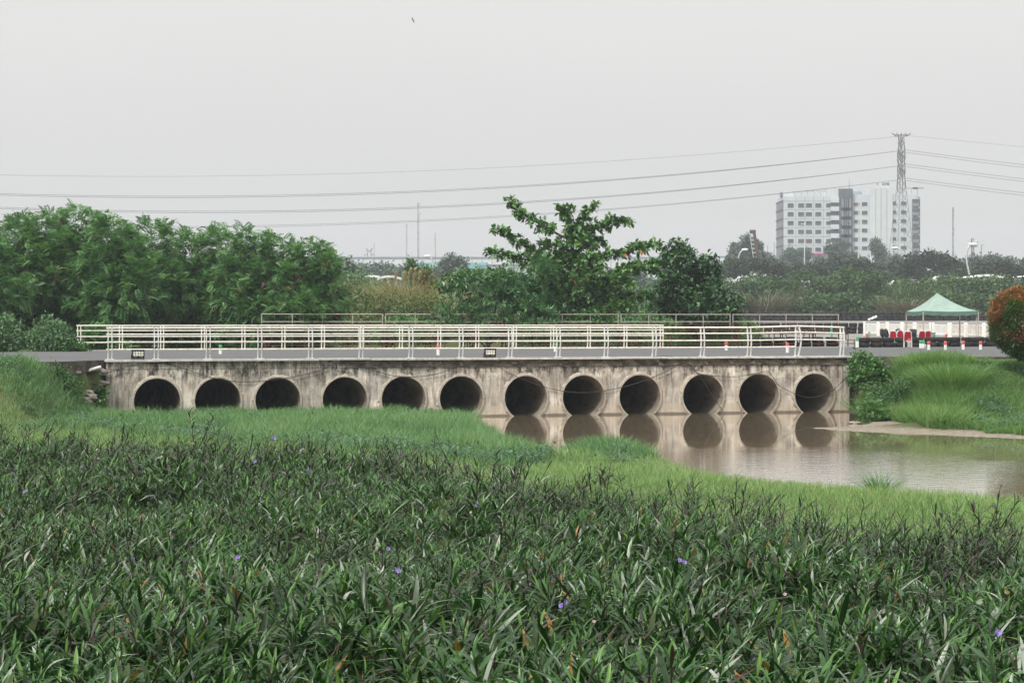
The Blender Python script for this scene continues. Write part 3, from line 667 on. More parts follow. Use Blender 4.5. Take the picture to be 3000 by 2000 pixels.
blades(lawn, X[~ll], Y[~ll], h[~ll], np.full((~ll).sum(), .02), np.clip(g.normal(.1+.6*patch[~ll], .17), 0, 1), g, .4)
blades(lawn, X[ll], Y[ll], h[ll]*1.1, np.full(ll.sum(), .022), np.clip(g.normal(.05 + .8*patch[ll], .2), 0, .95), g, .5)
for x0, x1, y0, y1, nc in ((-19, -12.5, 54, 64, 60), (12.5, 22, 57, 70, 90), (-12, -1, 58, 65, 40), (-9, 3, 42, 52, 40)):
    for _ in range(nc):
        cx_, cy_ = g.uniform(x0, x1), g.uniform(y0, y1)
        if float(water_sd(cx_, cy_)) > -1.0 or cy_ > float(roadline(cx_)) - .4 or float(bed_Y(CX + F*cx_/cy_)) > cy_: continue
        n = int(g.integers(25, 70)); r_ = g.uniform(.12, .38); wx, wy = cx_ + g.normal(0, r_, n), cy_ + g.normal(0, r_, n); d = rand_dir(n, g); d[:, 2] = np.abs(d[:, 2])*.6 + .15
        creep.put(LF[0], LF[1], np.stack([wx, wy, ground_z(wx, wy) + g.uniform(.05, .34, n)*g.uniform(.5, 1)], 1), basis(d), g.uniform(.07, .14, n), np.clip(g.normal(g.uniform(.05, .5), .15, n), 0, 1))
tag(pale.build('pale_grass', G_PALE), 'pale short grass between the dark plants and the water', 'grass', kind='stuff')
tag(lush.build('lush_grass', G_LUSH), 'lush deep green grass along the pipes and banks', 'grass', kind='stuff')
tag(creep.build('creeper', G_CREEP), 'bluish green creeper strip below the lush grass', 'creeper', kind='stuff')
tag(lawn.build('lawn_grass', G_LAWN), 'mown grass on the slope at the right bank', 'grass', kind='stuff')
# tussocks: long arching blades from one root
TB = [blade_t(.03, b_, 6) for b_ in (.5, .8, 1.05)]
def tussock(name, label, cat, X, Y, n, hgt, spread, wid, mat, g, group=None, lean=.45, tints=(.5, .2), z=None):
    S = Soup(); z0 = float(ground_z(X, Y)) if z is None else z
    a = g.random(n)*6.28; r = spread*np.sqrt(g.random(n)); px_ = X + r*np.cos(a); py_ = Y + r*np.sin(a)
    yaw = a - math.pi/2 + g.normal(0, .5, n); c, s = np.cos(yaw), np.sin(yaw); o0 = np.zeros(n)
    out = r/spread; lx, ly = lean*out*np.cos(a) + g.normal(0, .12, n), lean*out*np.sin(a) + g.normal(0, .12, n)
    Rm = np.stack([np.stack([c, -s, lx], 1), np.stack([s, c, ly], 1), np.stack([o0, o0, np.ones(n)], 1)], 1)
    vi = g.integers(0, 3, n); hh = hgt*g.uniform(.55, 1.05, n); tn = np.clip(g.normal(tints[0], tints[1], n), 0, 1)
    for v_ in range(3):
        q = vi == v_; T, Q = TB[v_]
        S.put(T, Q, np.stack([px_, py_, np.full(n, z0-.02)], 1)[q], Rm[q], np.stack([np.full(q.sum(), wid/.03), hh[q], hh[q]], 1), tn[q])
    o = S.build(name, mat); tag(o, label, cat, group); return o
def at(px, Y): return (px-CX)/F*Y
tussock('grass_tussock', 'spiky grass tussock on the near shore against the pale water', 'grass clump', at(2572, 38.5), 38.3, 170, .62, .26, .02, G_LUSH, g, 'grass tussocks', .5, (.4, .2))
tussock('grass_tussock', 'big arching grass tussock in the middle of the right bank', 'grass clump', at(2780, 66.5), 66.3, 620, 1.0, .95, .022, G_LAWN, g, 'grass tussocks', .75, (.6, .18))
tussock('grass_tussock', 'tall upright grass tussock at the road edge on the right bank', 'grass clump', at(2690, 69.5), 69.4, 420, .62, .9, .022, G_LAWN, g, 'grass tussocks', .35, (.65, .18))
tussock('grass_tussock', 'grass tussock at the road edge behind the big arching one', 'grass clump', at(2800, 70.0), 69.9, 380, .5, 1.1, .022, G_LAWN, g, 'grass tussocks', .35, (.68, .18))
tussock('grass_tussock', 'dark drooping grass tussock beside the right end of the culvert wall', 'grass clump', at(2550, 67.8), 67.6, 300, .95, .55, .022, G_LAWN, g, 'grass tussocks', .7, (.3, .15))
tussock('grass_tussock', 'thin looping grass tuft in front of the sixth pipe opening', 'grass clump', at(1375, 66.4), 66.2, 60, .6, .35, .018, G_LUSH, g, 'grass tussocks', .9, (.4, .2))
# ------------------------------------------------------------------ leaf crowns
BARK = noisy('bark', (.045, .034, .026), (.13, .10, .08), 4, .95, .15, .6, 20, mapping=(1, 1, .3))
FEATH = leafmat('feathery_leaf', [(0, (.026, .076, .028)), (.45, (.080, .195, .068)), (.8, (.155, .30, .11)), (.93, (.15, .27, .10)), (.95, (.055, .026, .018)), (1, (.085, .042, .03))], .5, .3, .28)
BROAD = leafmat('broad_leaf', [(0, (.024, .074, .022)), (.45, (.056, .148, .038)), (.8, (.115, .245, .06)), (.92, (.20, .30, .08)), (.95, (.34, .12, .03)), (1, (.40, .16, .04))], .38, .45, .22)
DARKL = leafmat('dark_leaf', [(0, (.012, .042, .016)), (.5, (.028, .085, .031)), (.85, (.06, .15, .048)), (1, (.10, .19, .06))], .45, .4, .2)
BUSH = leafmat('bush_leaf', [(0, (.028, .085, .025)), (.5, (.058, .15, .038)), (.85, (.10, .22, .055)), (1, (.20, .28, .09))], .45, .4, .25)
PALEB = leafmat('pale_bush_leaf', [(0, (.045, .115, .05)), (.5, (.09, .18, .08)), (1, (.17, .27, .14))], .5, .3, .25)
WEED = leafmat('weed_leaf', [(0, (.045, .07, .026)), (.5, (.085, .125, .042)), (.8, (.13, .165, .06)), (.9, (.16, .12, .06)), (1, (.24, .18, .10))], .6, .2, .25)
STRAP = leafmat('strap_leaf', [(0, (.020, .076, .027)), (.5, (.050, .150, .046)), (.85, (.095, .225, .066)), (1, (.14, .25, .08))], .35, .5, .18)
DRY = leafmat('dry_grass_blade', [(0, (.09, .12, .045)), (.4, (.19, .19, .09)), (.8, (.32, .26, .15)), (1, (.42, .36, .25))], .7, .2, .25)
SCRUB = leafmat('scrub_leaf', [(0, (.018, .045, .016)), (.5, (.045, .098, .032)), (.85, (.085, .15, .05)), (1, (.12, .13, .075))], .6, .2, .2)
RAIN = leafmat('rain_tree_leaf', [(0, (.014, .026, .016)), (.5, (.026, .043, .023)), (.9, (.046, .064, .032)), (1, (.10, .085, .055))], .6, .2, .15)
FARL = leafmat('hazed_far_leaf', [(0, (.045, .075, .058)), (.5, (.065, .105, .078)), (1, (.09, .135, .09))], .6, .2, .15)  # lighter and bluer: distance haze put into the leaf colour
FR = [frond_t(6, d_) for d_ in (.25, .5, .8)]
LB = [leaf_t(.30, 4, d_, .3, 'obov', 3) for d_ in (.15, .45, .8)]
LL = [leaf_t(.26, 3, d_, .3, 'lance', 3) for d_ in (.2, .6)]
LS = [leaf_t(.10, 4, d_, .35, 'lance', 2) for d_ in (.2, .5)]
def spray(S, TT, c, nn, per, size, g, out=.7, up=.1, spread=.9, jit=.12, tmean=.45, tclump=.2, tleaf=.1, tmax=.92):
    """leaves round every clump centre, pointing out of the crown"""
    n = len(c); ct = np.clip(g.normal(tmean, tclump, n), 0, tmax)
    C = np.repeat(c, per, 0) + g.normal(0, jit, (n*per, 3)); D = np.repeat(nn, per, 0)*out + g.normal(0, spread, (n*per, 3)) + np.array([0, 0, up])
    tt = np.clip(np.repeat(ct, per) + g.normal(0, tleaf, n*per), 0, tmax); sz = size*g.uniform(.7, 1.25, n*per)
    vi = g.integers(0, len(TT), n*per); U = np.tile([0., 0, 1.], (n*per, 1)) + g.normal(0, .3, (n*per, 3)); Rm = basis(D, U)
    for v_, (T, Q) in enumerate(TT):
        q = vi == v_; S.put(T, Q, C[q], Rm[q], sz[q], tt[q])
def trunk_mb(base, forks, r0, g, name, parent, mat=None):
    mb = MB(); base = np.array(base, float)
    for tip, r in forks:
        tip = np.array(tip, float); k = 7; t = np.linspace(0, 1, k)[:, None]
        mid = base*(1-t) + tip*t; mid[:, :2] = base[:2]*(1-t**1.5) + tip[:2]*t**1.5
        mid[1:-1] += g.normal(0, .04*np.linalg.norm(tip-base)/3, (k-2, 3))
        mb.tube(mid, np.linspace(r0 if r is None else r, (r or r0)*.25, k), 7)
    return mb.build(name, mat or BARK, parent, world=True)
def blobtree(name, label, cat, base, blobs, mat, TT, n, per, size, g, group=None, r0=.12, lo=.6, trunk=True, nfork=5, **kw):
    t = thing(name, label, cat, base, 0, group); S = Soup()
    c, nn = clumps(blobs, n, lo, g=g); spray(S, TT, c, nn, per, size, g, **kw)
    o = S.build('crown', mat, t)
    if trunk:
        Bb = np.array(blobs, float); forks = []
        for i in range(nfork):
            q = Bb[g.integers(len(Bb))]; forks.append((q[:3] + g.uniform(-.35, .35, 3)*q[3:] + np.array([0, 0, q[5]*.2]), r0*g.uniform(.6, 1)))
        trunk_mb(base, forks, r0, g, 'trunk', t)
    return t, S
def pblob(px, py, Y, rpx, rpy, ry=None):
    p = P(px, py, Y); s = Y/F; return (p[0], p[1], p[2], rpx*s, ry if ry else rpx*s*.9, rpy*s)
WEEDG = leafmat('vine_leaf', [(0, (.02, .06, .02)), (.5, (.045, .115, .035)), (1, (.10, .19, .06))], .5, .3, .2)
g = np.random.default_rng(21)
# ---- thicket of feathery trees on the left, behind the bridge
THK = [(-70, 655, 96, 120), (55, 630, 99, 110), (150, 612, 101, 95), (250, 600, 100, 105), (345, 640, 97, 100), (440, 645, 101, 95), (545, 672, 104, 95), (640, 662, 103, 95), (730, 672, 101, 90), (820, 685, 100, 92), (905, 700, 99, 88)]
for i, (px, top, Y, w_) in enumerate(THK):
    top += 16; w_ *= 1.18
    base = P(px, 1000, Y); base[2] = float(back_z(Y)); hgt = 1000 - top
    blobs = [pblob(px + g.uniform(-12, 12), top + 62, Y + .4, w_*.62, 66), pblob(px - w_*.35, top + 135, Y - .5, w_*.62, 62), pblob(px + w_*.38, top + 125, Y, w_*.62, 66),
             pblob(px + g.uniform(-20, 20), top + 205, Y - 1.0, w_*.8, 66), pblob(px + g.uniform(-20, 20), top + 285, Y - .4, w_*.62, 48)]
    blobs += [pblob(px + w_*.55, top + 190, Y - .6, w_*.6, 70), pblob(px - w_*.5, top + 230, Y - .3, w_*.6, 60)] if i < 10 else []
    if i == 10: blobs += [pblob(960, 790, Y-.5, 40, 48), pblob(975, 880, Y-.8, 38, 52), pblob(940, 950, Y, 45, 40)]
    if i == 9: blobs += [pblob(860, 960, Y+1, 55, 36)]
    t = thing('feathery_tree', f'feathery-leaved tree, {ordinal(i)} from the left in the thicket behind the bridge', 'tree', base, 0, 'feathery trees in the left thicket')
    S = Soup(); c, nn = clumps(blobs, 430, .62, .2, g)
    nn[:, 1] -= .15
    spray(S, FR, c, nn, 9, .34, g, .75, .12, .5, .12, .45, .28, .08, .92)
    # shoots along the top
    for q in range(10):
        sp = P(px + g.uniform(-.8, .8)*w_*.75, top + g.uniform(8, 55), Y + g.uniform(-.8, .8)); L = g.uniform(.35, .95)
        kk = 11; zz = np.linspace(-.5, 1, kk); cc = sp + np.stack([zz*L*.12*g.normal(), 0*zz, zz*L*.55], 1)
        d = rand_dir(kk, g); d[:, 2] = .55 - .1*np.arange(kk)/kk
        spray(S, FR, cc, unit(d), 2, .25, g, 1.0, .2, .25, .02, .6, .1, .06, .9)
    S.build('crown', FEATH, t)
    forks = [(P(px + a*w_*.6, top + 130 + 50*abs(a), Y + g.uniform(-.6, .6)), g.uniform(.035, .06)) for a in np.linspace(-1, 1, 6)]
    trunk_mb(base, forks, .06, g, 'trunk', t)
    if i in (1, 3, 5, 8, 9, 10):
        S2 = Soup(); c2, n2 = clumps(blobs[:4] if i < 10 else blobs[:3] + blobs[5:7], 14 if i < 10 else 26, 1.0, .1, g); c2 = c2[c2[:, 1] < Y + .3]
        if i == 10: c2 = c2 + 0
        for q in range(len(c2)):
            S2 = Soup(); spray(S2, LL, c2[q:q+1] - np.array([0, .15, 0]), np.array([[0, -.3, -1.]]), 16, .22, g, 1.0, 0, .35, .08, .97, .015, .01, 1.0); S2.build('seed_pod_cluster', FEATH, t)
# shrubs below the thicket on the left verge
for i, (px, py, Y, rx, ry, mat, lab) in enumerate(((150, 985, 84, 62, 52, PALEB, 'pale bushy shrub by the road on the left, in front of the thicket'), (30, 985, 84.5, 60, 55, PALEB, 'pale shrub at the left edge of the photo beside the road'),
        (205, 1018, 84, 45, 14, BUSH, 'low green weeds at the roadside left of the far railing'), (-60, 1000, 84, 60, 45, BUSH, 'green shrub at the far left roadside'), (330, 1015, 88.2, 40, 14, BUSH, 'low weeds growing through the left end of the far railing'),
        (280, 990, 88, 20, 30, FEATH, 'young feathery shrub at the left end of the far railing'))):
    b_ = [pblob(px, py, Y, rx, ry), pblob(px - rx*.5, py + ry*.35, Y - .3, rx*.6, ry*.55), pblob(px + rx*.5, py + ry*.4, Y - .2, rx*.6, ry*.5)]
    base = P(px, 1030, Y); base[2] = 1.93
    blobtree('shrub', lab, 'shrub', base, b_, mat, LL if mat is not FEATH else FR, 260, 9, .15 if mat is not FEATH else .25, g, 'shrubs along the far side of the road', .03, .5, True, 5, up=.25, jit=.1)
# ---- spreading tiered tree in the middle
Y0 = 103.0
alm = thing('tiered_tree', 'tiered tree with big round leaves and long outstretched branches behind the bridge', 'tree', P(1668, 1000, Y0), 0)
alm.location.z = float(back_z(Y0))
def zc(zx, zy, dy=0.0): return P(1400 + zx/3.92, 560 + zy/3.92, Y0 + dy)
BR = [([(1060,1300),(1085,1050),(1090,850),(1085,650),(1050,420),(1010,250),(930,190)], .17, 0), ([(1085,640),(1180,430),(1250,270),(1340,165)], .06, .2),
      ([(1060,560),(930,500),(820,440),(640,340),(490,250),(400,170),(360,110)], .07, -.5), ([(1085,800),(900,760),(640,690),(420,570),(300,500),(205,450)], .075, .5), ([(1085,900),(860,830),(560,790),(350,740),(200,710),(115,690)], .075, -.8),
      ([(1085,600),(1220,480),(1420,390),(1560,340),(1730,355)], .07, .3), ([(1090,850),(1280,770),(1480,720),(1700,680),(1880,660),(2050,620)], .075, -.4), ([(1065,1270),(1300,1130),(1500,1020),(1700,910),(1900,850),(2110,830)], .11, -.9),
      ([(1500,1020),(1620,960),(1720,930),(1900,900),(2060,900)], .05, -1.6), ([(1300,1130),(1500,1040),(1650,1020),(1770,1070)], .05, -1.8), ([(1065,1270),(1350,1200),(1600,1190),(1850,1200),(2020,1230)], .07, -1.2),
      ([(1060,1290),(860,1160),(620,1120),(480,1100)], .09, -.8), ([(1090,900),(1150,800),(1250,760),(1330,760)], .05, -1.6), ([(1085,950),(950,900),(800,900),(700,880)], .05, -1.4), ([(1085,1000),(1250,950),(1400,920)], .05, -1.5),
      ([(1060,1300),(900,1250),(780,1230),(740,1230)], .06, -1.6), ([(1085,700),(960,630),(850,620),(730,620)], .05, -.9), ([(1085,700),(1220,610),(1330,560),(1440,610)], .05, .6), ([(1060,1300),(1160,1370),(1340,1440),(1500,1470)], .06, -1.9), ([(1090,850),(1000,780),(900,700)], .05, 1.4), ([(1090,850),(1250,800),(1420,800)], .05, 1.6), ([(1060,560),(1120,520),(1180,560),(1300,620)], .05, -.7),
      ([(1080,1150),(980,1080),(860,1010),(700,960)], .05, -1.8), ([(1080,1200),(1180,1090),(1290,1020)], .05, -2.0), ([(1060,1300),(1500,1330),(1680,1300),(1760,1320)], .05, -1.6)]
S = Soup(); mbt = MB()
for pts, r0, dy in BR:
    a = np.array(pts, float); s = np.concatenate([[0], np.cumsum(np.linalg.norm(np.diff(a, axis=0), axis=1))]); L = s[-1]
    m_ = max(6, int(L/26)); q = np.linspace(0, L, m_); X_ = np.interp(q, s, a[:, 0]); Z_ = np.interp(q, s, a[:, 1])
    dyv = dy * np.minimum(1, q/L*1.6); W_ = np.array([zc(x, z_, d_) for x, z_, d_ in zip(X_, Z_, dyv)])
    mbt.tube(W_, np.linspace(r0, r0*.3, m_), 7)
    main = pts[0] == (1060, 1300) and len(pts) == 7
    st = .42 if main else .2
    f = q/L > st
    c = W_[f]; fr = (q/L)[f]; per = 3
    c = np.repeat(c, per, 0); fr = np.repeat(fr, per); rad = .36*(1.15 - .75*fr) * np.repeat(np.clip(1 + .5*np.sin(np.arange(f.sum())*1.3 + g.uniform(0, 6)) + .25*g.normal(size=f.sum()), .3, 1.7), per)
    off = rand_dir(len(c), g) * rad[:, None]*g.random(len(c))[:, None]**.4; off[:, 1] *= 1.5
    nn = unit(off*np.array([1, 1, .6]) + np.array([0, 0, .1]))
    kk_ = g.random(len(c)) < .86; spray(S, LB, (c + off)[kk_], nn[kk_], 9, .25, g, .8, .2, .6, .06, .55, .17, .1, .84)
fill = [pblob(1672, 718, Y0, 40, 44), pblob(1668, 640, Y0, 30, 36), pblob(1690, 790, Y0-.3, 62, 45), pblob(1705, 850, Y0-.8, 80, 42), pblob(1600, 845, Y0-.8, 62, 40), pblob(1650, 890, Y0-1, 70, 34), pblob(1740, 800, Y0, 50, 30), pblob(1610, 770, Y0, 46, 30), pblob(1780, 905, Y0-1, 60, 26), pblob(1700, 940, Y0-1.4, 62, 26), pblob(1560, 760, Y0, 50, 26)]
c, nn = clumps(fill, 420, .5, .2, g); spray(S, LB, c, nn, 9, .25, g, .8, .2, .6, .06, .5, .17, .1, .84)
k = 9; q = g.integers(0, len(BR), k); dl = []
for i in q:
    pts, r0, dy = BR[i]; t = g.uniform(.3, 1); a = pts[int(t*(len(pts)-1))]; dl.append(zc(a[0] + g.normal(0, 20), a[1] + 30, dy - .5))
spray(S, LB, np.array(dl), np.tile([0, -.6, -.8], (k, 1)), 2, .2, g, 1, 0, .3, .03, .97, .02, .01, 1.0)
S.build('crown', BROAD, alm); mbt.build('trunk', BARK, alm, world=True)
# ---- dark tree to its right
b_ = [pblob(2010, 790, 106, 78, 70), pblob(1985, 740, 106, 45, 34), pblob(2075, 800, 105.6, 40, 60), pblob(1970, 860, 105, 62, 55), pblob(2105, 880, 105, 62, 45), pblob(2050, 915, 104.5, 75, 40), pblob(2130, 920, 105, 40, 30), pblob(1935, 880, 106, 30, 30)]
base = P(2050, 1000, 106); base[2] = float(back_z(106))
blobtree('dark_tree', 'dark green leafy tree right of the tiered tree, in front of the far scrub', 'tree', base, b_, DARKL, LB + LL, 620, 10, .27, g, None, .14, .5, True, 8, tmean=.48, tclump=.22, up=-.1, jit=.12)
# ---- bush with rosettes of long leaves left of the tiered tree
b_ = [pblob(1400, 900, 99, 95, 105), pblob(1330, 930, 98.5, 60, 60), pblob(1480, 900, 99, 75, 95), pblob(1560, 930, 98.4, 60, 60), pblob(1300, 955, 98, 45, 40), pblob(1430, 850, 99.5, 70, 50), pblob(1370, 840, 99.5, 45, 42)]
base = P(1430, 1010, 99); base[2] = 1.93
t = thing('strap_leaf_bush', 'bush covered with rosettes of long glossy leaves left of the tiered tree', 'bush', base, 0); S = Soup()
c, nn = clumps(b_, 520, .75, .12, g); spray(S, LS, c, nn, 13, .30, g, .75, .1, .55, .02, .5, .17, .12); S.build('crown', STRAP, t)
trunk_mb(base, [(np.array(q[:3]), .05) for q in b_[:5]], .05, g, 'trunk', t)
# broad-leaved bush behind it, dark feathery branch in front of the tiered tree
b_ = [pblob(1390, 815, 101, 90, 26), pblob(1330, 830, 101, 40, 22), pblob(1290, 842, 101.5, 26, 12), pblob(1455, 815, 102, 40, 30)]
blobtree('bush', 'low broad-leaved bush top behind the strap-leaved bush', 'bush', (*P(1400, 1000, 101)[:2], 1.93), b_, BROAD, LB, 170, 8, .22, g, None, .05, .5, tmean=.4, up=.2)
b_ = [pblob(1590, 800, 100.5, 48, 40), pblob(1530, 850, 100.2, 60, 40), pblob(1490, 830, 100, 40, 34), pblob(1570, 880, 100, 55, 34)]
blobtree('feathery_tree', 'small dark feathery tree in front of the tiered tree, right of the rosette bush', 'tree', (*P(1560, 1000, 100)[:2], 1.93), b_, FEATH, FR, 190, 7, .32, g, None, .06, .5, tmean=.22, tclump=.15, up=.1)
# low bright bushes behind the grandstand
for i, (px, py, Y, rx, ry, lab) in enumerate(((1660, 965, 110, 70, 45, 'low green bush under the tiered tree'), (1790, 955, 109, 70, 55, 'bright broad-leaved bush below the right branches of the tiered tree'), (1905, 965, 111, 65, 48, 'low bright bush below the gap between the two middle trees'),
        (2010, 970, 110, 60, 46, 'low bright bush under the dark tree'), (2110, 965, 109, 50, 46, 'bright bush at the right foot of the dark tree'), (2185, 980, 111, 45, 40, 'low bush at the left edge of the pale track'), (1560, 975, 108, 60, 40, 'low green bush left of the tiered trunk'))):
    b2 = [pblob(px, py, Y, rx, ry), pblob(px-rx*.5, py+20, Y-.6, rx*.6, ry*.7), pblob(px+rx*.5, py+18, Y-.5, rx*.6, ry*.7), pblob(px, py+50, Y-.8, rx*1.1, ry*.6)]
    blobtree('bush', lab, 'bush', (*P(px, 1000, Y)[:2], 1.93), b2, BUSH, LL + LB[:1], 300, 9, .19, g, 'low bushes behind the grandstand', .04, .5, True, 4, tmean=.55, up=.2)
tussock('grass_patch', 'long green grass patch behind the right half of the grandstand', 'grass clump', at(2060, 109), 108, 700, 1.0, 3.2, .04, G_LUSH, g, None, .3, (.5, .2))
# ---- weedy mound in the gap between thicket and rosette bush
for i, (px, py, Y, rx, ry, mat, lab) in enumerate(((1030, 900, 128, 75, 60, WEED, 'weedy bush at the left of the gap behind the bridge'), (1130, 910, 125, 80, 55, WEED, 'brownish weedy bush in the middle of the gap behind the bridge'), (1230, 915, 122, 80, 50, WEED, 'weedy bush at the right of the gap behind the bridge'),
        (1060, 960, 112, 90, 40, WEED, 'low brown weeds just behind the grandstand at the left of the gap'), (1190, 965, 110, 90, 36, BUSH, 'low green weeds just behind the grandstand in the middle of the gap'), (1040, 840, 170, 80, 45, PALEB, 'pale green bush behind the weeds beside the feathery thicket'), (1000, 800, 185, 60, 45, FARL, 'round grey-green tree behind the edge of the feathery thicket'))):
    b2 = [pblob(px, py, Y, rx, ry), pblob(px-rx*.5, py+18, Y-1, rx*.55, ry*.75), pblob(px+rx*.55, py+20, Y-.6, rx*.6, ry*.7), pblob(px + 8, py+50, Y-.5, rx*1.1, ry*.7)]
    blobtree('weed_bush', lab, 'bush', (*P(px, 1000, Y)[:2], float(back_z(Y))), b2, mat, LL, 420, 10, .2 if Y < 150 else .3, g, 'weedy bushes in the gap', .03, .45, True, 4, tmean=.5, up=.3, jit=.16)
for i, (px, py, Y, rx, ry) in enumerate(((1010, 900, 150, 90, 70), (1120, 905, 150, 90, 65), (1330, 905, 150, 100, 60), (1450, 905, 148, 100, 62), (1560, 905, 150, 90, 60), (1650, 915, 148, 80, 55), (1740, 905, 150, 85, 62), (1830, 895, 152, 80, 66), (1920, 900, 150, 80, 62), (2010, 895, 155, 85, 66), (2090, 895, 155, 80, 66), (1230, 920, 150, 90, 50), (1110, 858, 200, 80, 36))):
    b2 = [pblob(px, py, Y, rx, ry), pblob(px-rx*.5, py+16, Y-1, rx*.6, ry*.8), pblob(px+rx*.5, py+12, Y-.6, rx*.6, ry*.85), pblob(px, py+45, Y-1, rx*1.1, ry*.7)]
    blobtree('weed_bush', f'{ordinal(i)} grey-green weedy bush from left in the row behind the middle trees', 'bush', (*P(px, 1000, Y)[:2], float(back_z(Y))), b2, PALEB if i in (5, 6, 8) else WEED, LL, 420, 10, .26, g, 'weedy bushes behind the middle trees', .03, .35, True, 4, tmean=.42, up=.3, jit=.2)
for i, (px, py, Y, rx, ry) in enumerate(((-60, 950, 112, 90, 75), (60, 950, 112, 90, 72), (180, 955, 113, 90, 70), (300, 955, 112, 90, 70), (420, 960, 113, 90, 65), (540, 960, 112, 90, 65), (660, 962, 112, 90, 62), (780, 962, 111, 90, 62), (880, 965, 110, 70, 58))):
    b2 = [pblob(px, py, Y, rx, ry), pblob(px, py+50, Y, rx, ry*.6), pblob(px+rx*.5, py-20, Y+1, rx*.7, ry*.9)]
    blobtree('undergrowth_bush', f'{ordinal(i)} dark undergrowth bush from left behind the trunks of the feathery thicket', 'bush', (*P(px, 1000, Y)[:2], 1.93), b2, DARKL, LL, 330, 10, .26, g, 'undergrowth behind the thicket', .03, .3, True, 4, tmean=.35, up=.2, jit=.2)
for i, (px, Y, hgt, sp, tn, lab) in enumerate(((1170, 134, 4.0, 1.6, .55, 'tall tan dry grass clump in the gap behind the bridge'), (1250, 132, 3.6, 1.6, .62, 'tan dry grass clump next to the rosette bush'), (1110, 133, 3.2, 1.5, .45, 'greenish dry grass clump at the left of the tan grass'), (1210, 137, 4.4, 1.2, .5, 'tall grass clump behind the tan grass'))):
    tussock('dry_grass_clump', lab, 'grass clump', at(px, Y), Y, 620, hgt, sp, .04, DRY, g, 'dry grass clumps in the gap', .35, (tn, .22), z=1.93 + 1.2)
for i, (px, py) in enumerate(((1202, 792), (1216, 790), (1187, 803), (1231, 800), (1213, 812), (1160, 800))):
    Y = 134; tip = P(px, py, Y); b0 = P(px - 24 + 4*i, 880, Y); t = thing('reed', f'pale plumed reed rising from the dry grass, {ordinal([3,4,2,5,1,0].index(i) if i in (3,4,2,5,1,0) else i)} of the group', 'reed', b0, 0, 'plumed reeds in the dry grass')
    mid = (b0+tip)/2 + np.array([-.08, 0, .05]); pts = np.array([b0, mid, b0*.25+tip*.75 + np.array([-.02, 0, .03]), tip])
    MB().tube(pts, .016, 5).build('stalk', DRY, t, world=True)
    S = Soup(); kk = 26; tt = np.linspace(.7, 1, kk)[:, None]; c = b0*(1-tt) + tip*tt; spray(S, LS, c, np.tile(unit((tip-b0)[None]), (kk, 1)), 3, .26, g, 1, 0, .28, .02, .95, .03, .03, 1.0); S.build('plume', DRY, t)
OCH = leafmat('ochre_leaf', [(0, (.085, .09, .035)), (1, (.19, .145, .055))], .6, .2, .2)
blobtree('ochre_shrub', 'small ochre shrub standing in the tan dry grass', 'shrub', (*P(1250, 900, 136)[:2], 3.0), [pblob(1248, 812, 136, 22, 20), pblob(1256, 835, 136, 18, 22)], OCH, LL, 90, 10, .2, g, None, .03, .4)
blobtree('slim_tree', 'pair of slim green saplings behind the dry grass', 'tree', (*P(1205, 900, 160)[:2], float(back_z(160))), [pblob(1205, 775, 160, 15, 14), pblob(1210, 795, 160, 20, 16), pblob(1250, 790, 160, 14, 16), pblob(1225, 815, 160, 34, 14)], BUSH, LL, 160, 9, .28, g, None, .06, .4, up=.3)
# ---- clipped red-tipped bush at the right edge
RED = leafmat('red_tip_leaf', [(0, (.026, .068, .018)), (.3, (.056, .135, .03)), (.5, (.12, .215, .05)), (.6, (.20, .13, .05)), (.8, (.36, .14, .065)), (1, (.48, .21, .12))], .4, .4, .2)
Yb = 67.5; cb = P(3010, 945, Yb); t = thing('clipped_bush', 'big rounded clipped bush with red-orange new leaves at the right edge', 'bush', (cb[0], cb[1], float(ground_z(cb[0], Yb))), 0); S = Soup()
n = 13000; D = rand_dir(n, g); r = 1 + .06*wob(D, 3) + .03*wob(D*2.7, 5) + .03*g.normal(size=n) - .25*g.random(n)**2.5
rad = np.array([1.31, 1.3, 1.24]); low = np.clip(-D[:, 2], 0, 1); C = cb + D*rad*r[:, None]*(1 - .18*low[:, None]*np.array([1, 1, 0])); C[:, 2] = np.maximum(C[:, 2], cb[2] - 1.19)
red = sstep(-.15, .5, D[:, 2] + .8*wob(D, 7) - .02 + .25*np.sin(D[:, 0]*7)*np.sin(D[:, 2]*9)) 
tt = np.where(g.random(n) < red*.78 + .05, g.normal(.76, .12, n), g.normal(.28, .13, n)); k2 = 5
nn = np.repeat(unit(D + np.array([0, 0, .5])), k2, 0) + g.normal(0, .55, (n*k2, 3)); Cc = np.repeat(C, k2, 0) + g.normal(0, .04, (n*k2, 3))
S.put(LL[0][0], LL[0][1], Cc, basis(nn), g.uniform(.06, .10, n*k2), np.clip(np.repeat(tt, k2) + g.normal(0, .06, n*k2), 0, 1)); S.build('crown', RED, t)
trunk_mb((cb[0], cb[1], float(ground_z(cb[0], Yb))), [(cb + np.array([dx, dy, .3]), .05) for dx, dy in ((-.5, 0), (.4, .3), (.1, -.5), (-.2, .5))], .06, g, 'stem', t)
